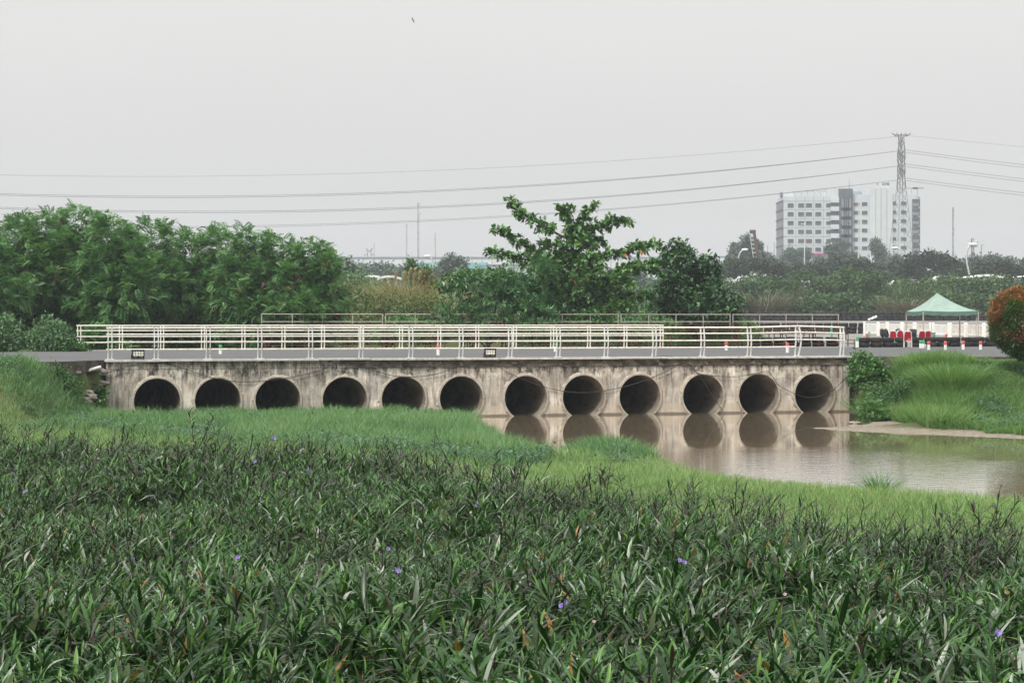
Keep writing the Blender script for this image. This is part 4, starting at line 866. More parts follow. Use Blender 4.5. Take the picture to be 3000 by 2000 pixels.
# ---- plants on the right bank by the wall, and on the left bank
blobtree('leafy_shrub', 'leafy shrub growing against the right end of the culvert wall', 'shrub', (*P(2540, 1110, 71)[:2], 1.2), [pblob(2540, 1080, 70.8, 40, 28), pblob(2517, 1058, 71, 18, 22), pblob(2572, 1088, 70.5, 28, 22), pblob(2513, 1105, 70.5, 22, 28), pblob(2548, 1112, 70.2, 30, 22)], BUSH, LL + LB[:1], 360, 9, .15, g, None, .03, .45, True, 6, tmean=.45, up=.2)
blobtree('vine_mound', 'mound of small-leaved vines below the leafy shrub on the right bank', 'shrub', (*P(2625, 1160, 67)[:2], .9), [pblob(2625, 1145, 67.0, 52, 20), pblob(2590, 1175, 66.2, 44, 16), pblob(2660, 1128, 67.8, 40, 16), pblob(2560, 1150, 67, 26, 22)], WEEDG, LL, 300, 9, .09, g, None, .02, .5, True, 3, tmean=.5, up=.3)
blobtree('fern_shrub', 'light green feathery weed at the water edge on the right bank', 'shrub', (*P(2552, 1230, 65)[:2], .15), [pblob(2550, 1200, 65.2, 20, 24), pblob(2580, 1222, 64.8, 34, 14)], BUSH, FR, 100, 8, .16, g, None, .02, .4, True, 3, tmean=.6, up=.5)
blobtree('leafy_weed', 'leafy weed at the foot of the left end of the culvert wall', 'weed', (*P(292, 1185, 64.6)[:2], .3), [pblob(292, 1160, 64.7, 14, 20), pblob(284, 1175, 64.5, 16, 14)], BUSH, LB, 40, 7, .15, g, None, .02, .4, True, 3, up=.4)
blobtree('vine_mound', 'trailing green vines hanging down the soil bank left of the wall', 'shrub', (*P(200, 1130, 62.5)[:2], .8), [pblob(190, 1120, 62.6, 26, 26), pblob(215, 1150, 62.8, 24, 24), pblob(160, 1090, 62.4, 22, 18)], BUSH, LL, 200, 8, .09, g, None, .02, .45, True, 3, tmean=.45, up=.1)
# ------------------------------------------------------------------ objects on and behind the bridge
g = np.random.default_rng(77)
BLK = noisy('black_metal', (.012, .012, .013), (.022, .022, .024), 8, .5, .4)
LENS = noisy('lamp_lens', (.78, .76, .66), (.86, .84, .76), 20, .25, .5); LENSC = noisy('lamp_centre', (.34, .33, .26), (.42, .40, .32), 20, .4, .4)
LETTER = noisy('white_print', (.55, .55, .55), (.7, .7, .7), 30, .6, .3)
STEEL = noisy('rusty_steel', (.075, .030, .024), (.13, .055, .04), 5, .7, .3, c3=(.05, .03, .028))
PALEST = noisy('weathered_pipe', (.30, .27, .24), (.46, .43, .39), 6, .6, .3, c3=(.20, .11, .07))
RUB = noisy('tyre_rubber', (.011, .011, .012), (.022, .021, .021), 6, .75, .25, .3, 30, c3=(.045, .042, .038))
RUBD = noisy('dusty_tyre_rubber', (.022, .019, .016), (.045, .038, .031), 4, .85, .2, .3, 30)
WHITEP = noisy('white_plastic', (.70, .70, .69), (.82, .82, .81), 5, .4, .4, c3=(.60, .58, .55))
REDP = noisy('red_plastic', (.44, .05, .045), (.54, .09, .08), 9, .5, .3, c3=(.60, .30, .28)); GRNP = noisy('green_plastic', (.04, .22, .09), (.07, .30, .13), 6, .45, .4)
TEALP = noisy('pale_green_plastic', (.08, .36, .25), (.11, .42, .30), 6, .45, .4)
# two flood lamps standing on the kerb
for px, lab in ((404, 'black eight-lens flood lamp on the kerb near the left end of the railing'), (1434, 'black eight-lens flood lamp on the kerb near the middle of the railing')):
    u = u_at(px); p = B(u, -.09, 2.02)
    t = thing('flood_lamp', lab, 'flood lamp', p, TH + .13, 'black flood lamps on the bridge kerb')
    mb = MB(); mb.box((0, .03, .165), (.40, .07, .30)); mb.box((0, .005, .305), (.38, .10, .02)); mb.box((-.195, 0, .165), (.012, .10, .30)); mb.box((.195, 0, .165), (.012, .10, .30))
    for q in range(6): mb.box((-.15 + .06*q, .08, .17), (.008, .04, .22))
    mb.build('housing', BLK, t)
    for r_ in range(2):
        for c_ in range(4):
            x, z_ = -.135 + .09*c_, .225 - .082*r_
            o = MB().lathe([(.0001, -.012), (.016, -.014), (.036, -.024), (.041, -.018), (.041, 0)], 20, (x, -.005, z_), 'y').build('lens', LENS, t)
            MB().lathe([(.0001, -.020), (.012, -.018), (.014, -.008)], 14, (x, -.005, z_), 'y').build('lens_centre', LENSC, o)
    mb = MB()
    for x0 in (-.10, .10):
        for q in range(5): mb.box((x0 - .036 + .018*q, -.008, .073), (.006, .004, .022 - .004*(q % 2))); mb.box((x0 - .036 + .018*q + .004, -.008, .073 + (.008 if q % 2 else -.008)), (.010, .004, .005))
    mb.build('lettering', LETTER, t)
    mb = MB(); mb.beam((-.21, .03, .17), (-.21, .10, .005), .02, .006); mb.beam((.21, .03, .17), (.21, .10, .005), .02, .006); mb.box((0, .10, .004), (.44, .03, .008)); mb.build('bracket', BLK, t)
# cables draped along the wall
CABLE = noisy('cable', (.030, .026, .024), (.055, .05, .045), 6, .7, .3)
def wall_pts(pts, v=-.06):
    out = []
    for px, py in pts:
        u = u_at(px, v); p = B(u, v); out.append((p[0], p[1], EYE - (py-HY)/F*p[1]))
    return np.array(out)
def smooth(pts, m=8):
    pts = np.array(pts, float); k = len(pts); s = np.concatenate([[0], np.cumsum(np.linalg.norm(np.diff(pts, axis=0), axis=1))])
    T = np.gradient(pts, s, axis=0); out = []
    for i in range(k-1):
        h = s[i+1]-s[i]
        for t in np.linspace(0, 1, m, endpoint=False):
            out.append((2*t**3-3*t**2+1)*pts[i] + (t**3-2*t**2+t)*h*T[i] + (-2*t**3+3*t**2)*pts[i+1] + (t**3-t**2)*h*T[i+1])
    return np.array(out + [pts[-1]])
low = [(455, 1064), (486, 1064), (542, 1081), (617, 1105), (691, 1117), (765, 1116), (844, 1106), (934, 1085), (1008, 1060), (1052, 1072), (1112, 1090), (1166, 1102), (1231, 1102), (1290, 1092), (1330, 1077), (1395, 1066), (1464, 1076), (1493, 1094), (1519, 1105), (1580, 1128), (1644, 1144), (1712, 1150), (1772, 1144), (1831, 1132), (1912, 1105), (1980, 1073), (2005, 1056)]
tag(MB().tube(smooth(wall_pts(low)), .011, 6).build('cable', CABLE), 'thin black cable hanging in long swags across the left and middle pipe openings', 'cable', 'cables draped along the culvert wall')
top = [(200, 1110), (240, 1109), (307, 1095), (361, 1077), (420, 1063), (551, 1065), (632, 1063), (760, 1063), (900, 1062), (1010, 1060), (1120, 1066), (1260, 1070), (1380, 1072), (1504, 1073), (1608, 1065), (1698, 1055), (1831, 1054), (1995, 1053), (2019, 1067), (2055, 1108), (2087, 1159), (2120, 1205)]
tag(MB().tube(smooth(wall_pts(top, -.09)), .010, 6).build('cable', CABLE), 'thin black cable running under the kerb from the soil bank to the tenth pipe opening', 'cable', 'cables draped along the culvert wall')
rt = [(2010, 1056), (2043, 1091), (2102, 1101), (2158, 1103), (2219, 1092), (2249, 1088), (2281, 1127), (2327, 1152), (2370, 1164), (2408, 1158), (2439, 1142), (2490, 1094)]
tag(MB().tube(smooth(wall_pts(rt, -.075)), .010, 6).build('cable', CABLE), 'thin black cable sagging over the last two pipe openings at the right', 'cable', 'cables draped along the culvert wall')
# white drain pipe and stones in the soil hollow at the left
PVC = noisy('white_pipe', (.62, .61, .57), (.74, .73, .69), 8, .45, .4, c3=(.36, .30, .24))
tag(MB().tube([P(178, 1112, 63.4), P(232, 1092, 64.0), P(294, 1075, 64.7)], .05, 14).build('drain_pipe', PVC), 'grey-white plastic pipe sticking out of the soil left of the wall', 'pipe')
STONE = noisy('stone', (.16, .14, .12), (.30, .27, .235), 6, .9, .2, .6, 20, c3=(.08, .07, .06))
def rock(px, py, Y, s, lab, sq=(1, .8, .6), mat=STONE, cat='stone', group='stones in the soil left of the wall'):
    D = rand_dir(10); mb = MB(); bm_n = 10; V = []; rows = 7
    sd = g.uniform(0, 9)
    for i in range(rows):
        th = math.pi*i/(rows-1)
        for j in range(bm_n):
            a = 2*math.pi*j/bm_n; d = np.array([math.sin(th)*math.cos(a), math.sin(th)*math.sin(a), math.cos(th)]); r_ = s*(1 + .22*wob(d[None], sd)[0]); V.append(d*r_*np.array(sq) + P(px, py, Y))
    mb.add(V, [(i*bm_n+j, i*bm_n+(j+1) % bm_n, (i+1)*bm_n+(j+1) % bm_n, (i+1)*bm_n+j) for i in range(rows-1) for j in range(bm_n)])
    tag(mb.build('stone', mat), lab, cat, group)
for a in ((232, 1118, 64.6, .30, 'long dark stone under the drain pipe', (1.3, .7, .4)), (285, 1122, 65.0, .34, 'flat stone slab against the end of the wall', (1.2, .7, .35)), (258, 1152, 63.9, .17, 'grey stone lying on the bare soil', (1.2, .8, .6)), (272, 1162, 63.7, .14, 'small grey stone beside the leafy weed', (1.1, .8, .7)), (243, 1172, 63.3, .26, 'pale soil-covered stone at the foot of the bank', (1.1, 1, .5)), (205, 1093, 63.6, .22, 'rough stone below the road edge left of the drain pipe', (1.6, .7, .5)), (300, 1090, 65.0, .2, 'dark stone at the top corner of the wall end', (1.0, .7, .6))): rock(*a)
for a in ((2502, 1238, 63.6, .10, 'pale broken slab on the mud at the right end of the wall', (2.0, 1, .5)), (2700, 1253, 61.2, .07, 'small pale litter piece on the mud bank', (2, 1, .5)), (2675, 1255, 61.0, .05, 'tiny pale stone on the mud bank', (1.4, 1, .6)), (2790, 1266, 58.6, .08, 'flat stone on the mud at the waterline', (1.8, 1, .5)), (2955, 1262, 57.4, .08, 'pale stone in the grass edge at the right', (1.1, 1, .8))): rock(*a, group='litter and stones on the mud bank')
# ---- bollards
def bollard(px, top, bot, col, lab, Y=None, w_=.13):
    Y = Y or (EYE-2.0)*F/(bot-HY); h = (bot-top)/F*Y; x = at(px, Y); z0 = EYE-(bot-HY)/F*Y
    t = thing('bollard', lab, 'bollard', (x, Y, z0), 0, 'short roadside bollards'); r_ = w_/2
    MB().lathe([(r_*.98, 0), (r_, h*.03), (r_, h*.585)], 16).build('post', WHITEP, t)
    if col: MB().lathe([(r_+.001, h*.585), (r_+.003, h*.6), (r_+.003, h*.97), (r_*.85, h), (.0001, h)], 16).build('cap', col, t)
    else: MB().lathe([(r_, h*.585), (r_, h*.97), (r_*.8, h), (.0001, h)], 16).build('cap', WHITEP, t)
for a in ((646, 1010, 1037, GRNP, 'green and white bollard seen through the third bay of the near railing'), (1284, 1011, 1040, REDP, 'red and white bollard just left of the middle flood lamp'), (1627, 1005, 1030, GRNP, 'green and white bollard half hidden behind a railing post in the middle'),
          (2128, 1001, 1026, REDP, 'red and white bollard behind the railing near the tenth pipe'), (2307, 1004.5, 1033, REDP, 'red and white bollard behind the bent part of the railing'), (2697, 996.5, 1019.5, GRNP, 'left one of the pair of green and white bollards before the tyre row'), (2704.5, 996.5, 1019.5, GRNP, 'right one of the pair of green and white bollards before the tyre row'),
          (2709.5, 1009, 1019.3, None, 'short all-white stump beside the pair of green bollards'), (2721, 999, 1024.5, REDP, 'red and white bollard nearest to the green pair in front of the tyre row'), (2770, 999, 1025, REDP, 'red and white bollard below the red marker post'),
          (2822, 998, 1024, REDP, 'red and white bollard under the right legs of the canopy'), (2873, 999, 1024, REDP, 'red and white bollard next to the clipped red bush')): bollard(*a)
bollard(2512, 986, 1017, GRNP, 'tall green post at the left end of the roadside tyre row', 96.2, .15)
for px, a_, b_, Y, m_, lab in ((2540, 977, 1005, 118, REDP, 'red marker post on the track behind the left end of the tyre row'), (2546, 971, 990, 140, TEALP, 'pale green marker post on the track behind the red one'), (2772, 978, 1005, 116, REDP, 'red marker post standing under the canopy'),
                     (2244, 958, 968.5, 175, TEALP, 'pale green post in front of the far tyre wall, seen over the railing'), (2436, 961, 983, 145, TEALP, 'pale green post on the track behind the right end of the railing')):
    z0 = float(back_z(Y)) + .03; top_ = EYE-(a_-HY)/F*Y; t = thing('marker_post', lab, 'post', (at(px, Y), Y, z0), 0, 'marker posts on the track')
    h = max(.3, top_-z0); MB().lathe([(.075, 0), (.08, .02), (.08, h*.9)], 12).build('tube', m_, t); MB().lathe([(.082, h*.9), (.082, h*.98), (.06, h), (.0001, h)], 12).build('cap', m_, t)
# ---- tyres
def tyre_mesh(Ro, wd, name='tyre', mat=RUB, n=26):
    Ri = Ro*.58; prof = [(Ri, -wd*.42), (Ri*1.06, -wd*.5), (Ro*.86, -wd*.5), (Ro*.97, -wd*.40), (Ro, -wd*.28), (Ro*.985, -wd*.1), (Ro, -wd*.08), (Ro, wd*.08), (Ro*.985, wd*.1), (Ro, wd*.28), (Ro*.97, wd*.40), (Ro*.86, wd*.5), (Ri*1.06, wd*.5), (Ri, wd*.42)]
    return MB().lathe(prof, n).build(name, mat)
proto = {}
def put_tyre(key, p, lab, grp, rot=(0, 0, 0)):
    Ro, wd, mat, n = key
    if key not in proto: o = proto[key] = tyre_mesh(Ro, wd, 'tyre', mat, n)
    else: o = proto[key].copy(); COL.objects.link(o)
    o.location = tuple(float(v) for v in p); o.rotation_euler = rot; return tag(o, lab, 'tyre', grp)
pxs = [2531, 2568, 2603, 2640, 2688, 2727, 2760, 2796, 2834, 2866, 2903, 2940, 2977, 3014]
for i, px in enumerate(pxs):
    Y = 96.6 + .0105*(px-2531) + g.normal(0, .05); big = g.uniform(.95, 1.06)
    for k_ in range(2):
        mat = RUBD if (i == 1 or (i == 5 and k_ == 0)) else RUB
        put_tyre((.305 if (i+k_) % 2 else .315, .235, mat, 26), (at(px, Y) + g.normal(0, .015), Y + g.normal(0, .02), 2.0 + .118 + .238*k_), f'{"upper" if k_ else "lower"} {"dusty" if mat is RUBD else "black"} tyre of the {ordinal(i)} stack from left in the roadside tyre row', 'tyres of the roadside row', (g.normal(0, .02), g.normal(0, .02), g.random()*6))
# through-grandstand row of tyres at the road edge, seen behind the railing
for i, px in enumerate(range(2208, 2470, 38)):
    Y = 101.5 + .006*(px-2200)
    for k_ in range(2): put_tyre((.31, .235, RUB, 22), (at(px, Y) + g.normal(0, .03), Y, float(back_z(Y)) + .16 + .238*k_), f'{"upper" if k_ else "lower"} tyre of the {ordinal(i)} stack from left under the right grandstand sections', 'tyres under the grandstand', (g.normal(0, .03), g.normal(0, .03), g.random()*6))
for i, px in enumerate(range(2150, 2530, 25)):
    Y = 168 - .004*(px-2150) + g.normal(0, .2)
    for k_ in range(3): put_tyre((.34, .30, RUB, 18), (at(px, Y) + g.normal(0, .04), Y, float(back_z(Y)) + .18 + .30*k_), f'{["bottom", "middle", "top"][k_]} tyre of the {ordinal(i)} stack from left in the middle tyre wall', 'tyres of the middle tyre wall', (0, 0, g.random()*6))
for i, px in enumerate(range(2130, 2960, 19)):
    Y = 247 + g.normal(0, .5)
    for k_ in range(3 if g.random() < .85 else 2): put_tyre((.40, .38, RUB, 12), (at(px, Y) + g.normal(0, .05), Y, float(back_z(Y)) + .2 + .38*k_), f'{["bottom", "middle", "top"][k_]} tyre of the {ordinal(i)} stack from left in the far tyre wall', 'tyres of the far tyre wall', (0, 0, g.random()*6))
for px, py, Y, ro, wd, rot, lab in ((2585, 966.5, 150, .33, .22, (R(78), R(8), R(62)), 'left one of two tyres leaning together against the white fence'), (2596, 967, 149.5, .33, .22, (R(75), R(5), R(60)), 'right one of two tyres leaning together against the white fence'), (2632, 966, 150, .33, .20, (R(82), 0, R(28)), 'single tyre standing upright against the white fence'), (2675, 968, 148, .33, .52, (R(90), 0, R(80)), 'wide tyre standing on edge before the white fence'), (2910, 984, 147, .3, .22, (0, 0, 0), 'tyre lying at the foot of the white fence near the clipped bush')):
    p = P(px, py, Y); z0 = float(back_z(Y)) + .035 + (.325 if rot[0] else .11); put_tyre((ro, wd, RUB, 28), (p[0], Y, z0), lab, 'loose tyres by the white fence', rot)
put_tyre((.42, .3, RUB, 20), P(2837, 931, 240), 'upright tyre standing on the far tyre wall behind the canopy', 'tyres of the far tyre wall', (R(85), 0, R(10)))
# ---- white fence panels by the track
FW = noisy('fence_white', (.68, .68, .66), (.80, .80, .78), 3, .5, .4, c3=(.55, .40, .26)); FR_ = noisy('fence_rust_white', (.60, .56, .50), (.74, .71, .66), 2.2, .6, .3, c3=(.50, .24, .10))
FEN = [(2532, 2571, 0), (2574, 2598, 0), (2601, 2641, 0), (2645, 2677, 1), (2682, 2725, 1), (2734, 2779, 0), (2785, 2827, 1), (2832, 2880, 2), (2885, 2935, 1), (2940, 2990, 0)]
for i, (a, b2, rusty) in enumerate(FEN):
    Ya, Yb2 = 158 - (a-2532)*.030, 158 - (b2-2532)*.030
    pa = np.array([at(a, Ya), Ya, float(back_z(Ya)) + .035]); pb = np.array([at(b2, Yb2), Yb2, float(back_z(Yb2)) + .035])
    lab = ['white fence panel at the left end of the track fence', 'narrow white fence panel with two tyres leaning on it', 'white fence panel with a single tyre standing before it', 'white fence panel behind the wide upright tyre', 'white fence panel behind the left front leg of the canopy, bars leaning', 'clean white fence panel under the middle of the canopy', 'white fence panel behind the right half of the canopy', 'rusty fence panel behind the right legs of the canopy', 'rust-streaked fence panel next to the clipped bush', 'white fence panel mostly hidden by the clipped bush'][i]
    t = thing('fence_panel', lab, 'fence panel', pa, 0, 'white fence panels by the track'); mt = FR_ if rusty else FW
    d = pb - pa; L = np.linalg.norm(d); e = d/L
    for q in (0, 1):
        c = d*q; mb = MB(); mb.box(c + (0, 0, .50), (.15, .15, 1.0)); mb.box(c + (0, 0, 1.02), (.19, .19, .04)); mb.lathe([(.08, 1.04), (.06, 1.08), (.0001, 1.10)], 12, c); mb.build('post', FR_ if (rusty == 2 and q == 0) else FW, t)
    for h in (.92, .22): MB().beam(e*.075 + (0, 0, h), d - e*.075 + (0, 0, h), .05, .07).build('rail', mt, t)
    mb = MB(); nb = max(5, int(L/.115))
    for q in range(1, nb): c = d*q/nb; sl = (.06 if i == 4 else 0); mb.beam(c + (-sl/2, 0, .255), c + (sl/2, 0, .885), .05, .03, up=(0, 1, 0))
    mb.build('bars', mt, t)
# ---- canopy tent
GREENC = noisy('canopy_cloth', (.20, .28, .245), (.25, .335, .295), 2, .75, .2, .15, 8); GREEND = noisy('canopy_valance', (.075, .135, .11), (.10, .17, .14), 2, .75, .2, .15, 8)
Yt = 108.0; x0, x1 = at(2705, Yt), at(2866, Yt); wdt = x1-x0; dep = 3.0; zb = 2.0; ze = EYE + 30/F*Yt; za = EYE + 82/F*(Yt+1.5)
tent = thing('canopy_tent', 'pale green pyramid canopy on thin metal legs beside the track', 'canopy', (x0, Yt, zb), 0); sk = -.12
def cor(a, b_): return np.array([wdt*a + sk*dep*b_*.9, dep*b_, ze-zb])
apex = np.array([wdt*.5 + sk*dep*.5 - .25, dep*.5, za-zb])
V = []; Q = []; k = 14
ring = [cor(0, 0) + (cor(1, 0)-cor(0, 0))*t for t in np.linspace(0, 1, k, endpoint=False)] + [cor(1, 0) + (cor(1, 1)-cor(1, 0))*t for t in np.linspace(0, 1, k, endpoint=False)] + [cor(1, 1) + (cor(0, 1)-cor(1, 1))*t for t in np.linspace(0, 1, k, endpoint=False)] + [cor(0, 1) + (cor(0, 0)-cor(0, 1))*t for t in np.linspace(0, 1, k, endpoint=False)]
m_ = 12; nr = len(ring)
for i in range(m_+1):
    t = i/m_
    for j, p in enumerate(ring):
        q = p + (apex-p)*t; sag = (1-t)*t; e_ = abs((j % k)/k - .5)*2
        q = q.copy(); q[2] = p[2] + (apex[2]-p[2])*(t**1.55)*.94 + (apex[2]-p[2])*.06*t - .05*math.sin(math.pi*((j % k)/k))*(1-t) ; V.append(q)
for i in range(m_):
    for j in range(nr): Q.append((i*nr+j, i*nr+(j+1) % nr, (i+1)*nr+(j+1) % nr, (i+1)*nr+j))
mesh_np('canopy', np.array(V), np.array(Q), GREENC, tent, smooth=True, world=False)
V2 = [V[j] for j in range(nr)] + [V[j] + np.array([0, 0, -.23 + .03*math.sin(j*2.1)]) + (V[j] - np.array([wdt/2, dep/2, V[j][2]]))*.006 for j in range(nr)]
mesh_np('valance', np.array(V2), np.array([(j, (j+1) % nr, nr+(j+1) % nr, nr+j) for j in range(nr)]), GREEND, tent, smooth=True, world=False)
for a, b_ in ((0, 0), (1, 0), (1, 1), (0, 1)):
    c = cor(a, b_); MB().box((c[0], c[1] + .02, c[2]/2 - .03), (.055, .055, c[2] - .06)).build('leg', PALEST, tent)
c = cor(1, 0); MB().box((c[0]-.09, c[1]+.1, c[2]*.45), (.03, .03, c[2]*.9)).build('brace', PALEST, tent)
# ---- chairs
REDC = noisy('red_cloth', (.26, .006, .018), (.36, .012, .03), 10, .8, .2); CHROME = noisy('chair_frame', (.62, .60, .58), (.74, .72, .70), 10, .35, .5)
def chair(px, Y, rz, lab, s=.84):
    t = thing('banquet_chair', lab, 'chair', (at(px, Y), Y, 2.0), rz, 'red chairs behind the tyre row'); w2 = .20*s
    MB().box((0, 0, .44*s), (.40*s, .40*s, .07*s)).build('seat', REDC, t)
    V = []; 
    prof = [(-w2*.95, .50), (-w2*.9, .70), (-w2*.78, .86), (-w2*.45, .90), (w2*.45, .90), (w2*.78, .86), (w2*.9, .70), (w2*.95, .50)]
    mb = MB(); f = [(x, .17*s + (z_-.5)*.18*s, z_*s) for x, z_ in prof]; bk = [(x, y + .04*s, z_) for x, y, z_ in f]; kq = len(prof)
    mb.add(f + bk, [tuple(range(kq)), tuple(range(2*kq-1, kq-1, -1))] + [(i, (i+1) % kq, kq+(i+1) % kq, kq+i) for i in range(kq)]); mb.build('backrest', REDC, t)
    pts = [(-w2*1.12, .22*s, 0), (-w2*1.12, .17*s, .48*s), (-w2*1.05, .21*s, .72*s), (-w2*.9, .25*s, .90*s), (-w2*.5, .26*s, .945*s), (w2*.5, .26*s, .945*s), (w2*.9, .25*s, .90*s), (w2*1.05, .21*s, .72*s), (w2*1.12, .17*s, .48*s), (w2*1.12, .22*s, 0)]
    MB().tube(smooth(pts, 3), .017, 7).build('frame', CHROME, t)
    for sx_ in (-1, 1): MB().tube([(sx_*w2*.95, -.19*s, .42*s), (sx_*w2*1.1, -.22*s, 0)], .014, 7).build('leg', CHROME, t)
chair(2620, 100.5, R(150), 'red chair at the left of the group behind the tyre row, turned sideways'); chair(2637, 101.0, R(172), 'red chair second from the left behind the tyre row')
chair(2660, 96.6, R(165), 'red chair standing in the gap of the tyre row with its legs in view'); chair(2697, 100.5, R(190), 'red chair behind the canopy leg'); chair(2713, 101.6, R(200), 'darker red chair at the right of the group beside the green chair')
# things on the chair in the gap
tag(MB().box(P(2661, 999, 96.5) + (0, 0, .0), (.22, .16, .05)).box(P(2663, 997.5, 96.45), (.12, .10, .03)).build('book', noisy('cream_paper', (.65, .50, .30), (.75, .60, .38), 8, .7)), 'cream coloured folded paper lying on the seat of the red chair in the gap', 'paper')
# green plastic armchair
GCH = noisy('green_chair_plastic', (.03, .13, .085), (.05, .17, .11), 6, .4, .4)
t = thing('plastic_chair', 'dark green plastic armchair right of the red chairs', 'chair', (at(2728, 103), 103, 2.0), R(185)); s = .8
MB().box((0, 0, .42*s), (.44*s, .42*s, .03)).build('seat', GCH, t)
mb = MB()
for q in range(5): mb.box((-.16*s + .08*s*q, .22*s, .62*s), (.05*s, .025, .36*s))
mb.box((0, .235*s, .81*s), (.46*s, .03, .06)); mb.build('backrest', GCH, t)
for sx_ in (-1, 1):
    mb = MB(); mb.box((sx_*.24*s, 0, .64*s), (.05, .46*s, .025)); mb.beam((sx_*.24*s, -.21*s, .42*s), (sx_*.24*s, -.21*s, .64*s), .03, .03); mb.build('armrest', GCH, t)
    for sy in (-1, 1): MB().beam((sx_*.2*s, sy*.19*s, .42*s), (sx_*.24*s, sy*.23*s, 0), .035, .035).build('leg', GCH, t)
# white plastic sheet on the far tyres
mb = MB(); V = []; Q = []; c0 = P(2556, 931, 244)
for i in range(9):
    for j in range(7): x, y_ = (i/8-.5), (j/6-.5); V.append(c0 + np.array([x*1.05, y_*.6, .10*math.sin(9*x) + .12*math.cos(7*y_+3*x) + (.22 if i > 6 else 0) - (.28 if i < 2 else 0)]))
for i in range(8):
    for j in range(6): Q.append((i*7+j, (i+1)*7+j, (i+1)*7+j+1, i*7+j+1))
tag(mesh_np('plastic_sheet', np.array(V), np.array(Q), WHITEP, smooth=True), 'crumpled white plastic sheet lying on the far tyre wall left of the canopy', 'sheet')
# ---- grandstand: five low steel sections behind the bridge road
G0 = np.array([-12.1, 96.0]); G1 = np.array([17.25, 104.5]); GL = np.linalg.norm(G1-G0); gth = math.atan2(G1[1]-G0[1], G1[0]-G0[0]); sec = GL/5
for i in range(5):
    o = G0 + (G1-G0)*i/5; lab = ['leftmost section of the low steel grandstand behind the bridge', 'second section from the left of the low steel grandstand', 'middle section of the low steel grandstand', 'fourth section of the low steel grandstand, before the dark tree', 'right end section of the low steel grandstand, before the pale track'][i]
    t = thing('grandstand_section', lab, 'grandstand', (o[0], o[1], 1.95), gth, 'sections of the low steel grandstand'); L = sec - .10
    def wood(v0, v1, z_, th_=.035, name='step'): MB().box((L/2, (v0+v1)/2, z_), (L, v1-v0, th_)).build(name, STEEL, t)
    for j in range(5):
        u = .03 + (L-.06)*j/4; mb = MB(); mb.beam((u, 0, 0), (u, 0, .85), .04, .04).beam((u, 0, .85), (u, 0, 1.66), .035, .035); mb.build('guard_post', PALEST, t)
    for h in (1.66, 1.29): MB().tube([(0, 0, h), (L, 0, h)], .022, 8).build('guard_rail', PALEST, t)
    wood(-.75, -.02, .86); wood(-1.95, -1.15, .36)
    wood(-.45, -.12, 1.17, .03, 'bench'); wood(-1.65, -1.30, .68, .03, 'bench')
    for v0, zt, z0 in ((-.3, 1.16, .88), (-1.48, .67, .38)):
        mb = MB()
        for j in range(4):
            u = .25 + (L-.5)*j/3
            for dv in (-.13, .13): mb.beam((u, v0+dv, z0), (u, v0+dv, zt), .035, .035)
            mb.beam((u-.02, v0-.13, zt-.03), (u-.02, v0+.13, zt-.03), .03, .03)
        mb.build('bench_legs', STEEL, t)
    for v0, v1, h in ((-.75, -.02, .84), (-1.95, -1.15, .34)):
        mb = MB()
        for j in range(4):
            u = .05 + (L-.1)*j/3
            for vv in (v0+.03, v1-.03): mb.beam((u, vv, 0), (u, vv, h), .04, .04)
            mb.beam((u, v0+.03, h*.45), (u, v1-.03, h*.45), .03, .03)
        mb.beam((.05, v0+.03, h*.5), (L-.05, v0+.03, h*.5), .03, .03); mb.build('frame', STEEL, t)
# ---- bird in the sky
BIRD = noisy('dark_feather', (.10, .10, .10), (.16, .16, .16), 20, .8)
pb = P(1210, 60, 60); t = thing('bird', 'small dark bird gliding high in the empty sky', 'bird', pb); mb = MB()
d = unit(np.array([[.5, .35, -.86]]))[0]; k = 9; s = np.linspace(-1, 1, k)
mb.tube([d*q*.085 for q in s], [.002 + .014*(1-q*q)**.7 for q in s], 8)
mb.build('body', BIRD, t)
for sg in (-1, 1):
    sp = np.cross(d, [0, 1, 0]); sp = unit((np.array([0, 1, 0])*sg + .12*sp)[None])[0]; mb = MB(); a = d*.03; b_ = -d*.03
    mb.add([a, b_, b_ + sp*.10 - d*.02, a + sp*.10 - d*.01, sp*.2 - d*.07], [(0, 1, 2, 3), (3, 2, 4)]); mb.build('wing', BIRD, t)
# ------------------------------------------------------------------ far scrub, umbrella trees, buildings, pylon, masts
g = np.random.default_rng(99)
CARD = [leaf_t(.34, 3, .2, .2, 'lance', 2), leaf_t(.42, 3, .5, .2, 'lance', 2)]
def flat_layers(px, top, bot, w_, Y, g, n=5):
    out = []
    for i in range(n):
        t = (i+.3)/n; out.append(pblob(px + g.uniform(-.45, .45)*w_, top + (bot-top)*t + 6, Y + g.uniform(-2, 2), w_*g.uniform(.38, .6), (bot-top)*.17, g.uniform(3, 5)))
    return out
SCRD = 5
SCR = [(2075, 815, 80), (2130, 830, 75), (2190, 812, 80), (2255, 815, 70), (2310, 822, 75), (2370, 800, 85), (2440, 815, 75), (2500, 795, 90), (2560, 800, 80), (2610, 822, 70), (2680, 830, 60), (2740, 815, 80), (2800, 812, 80), (2860, 820, 70), (2925, 812, 85), (2990, 818, 80), (3060, 815, 85), (2160, 870, 70), (2280, 870, 75), (2400, 865, 80), (2520, 860, 80), (2630, 875, 70), (2780, 860, 80), (2890, 865, 75)]
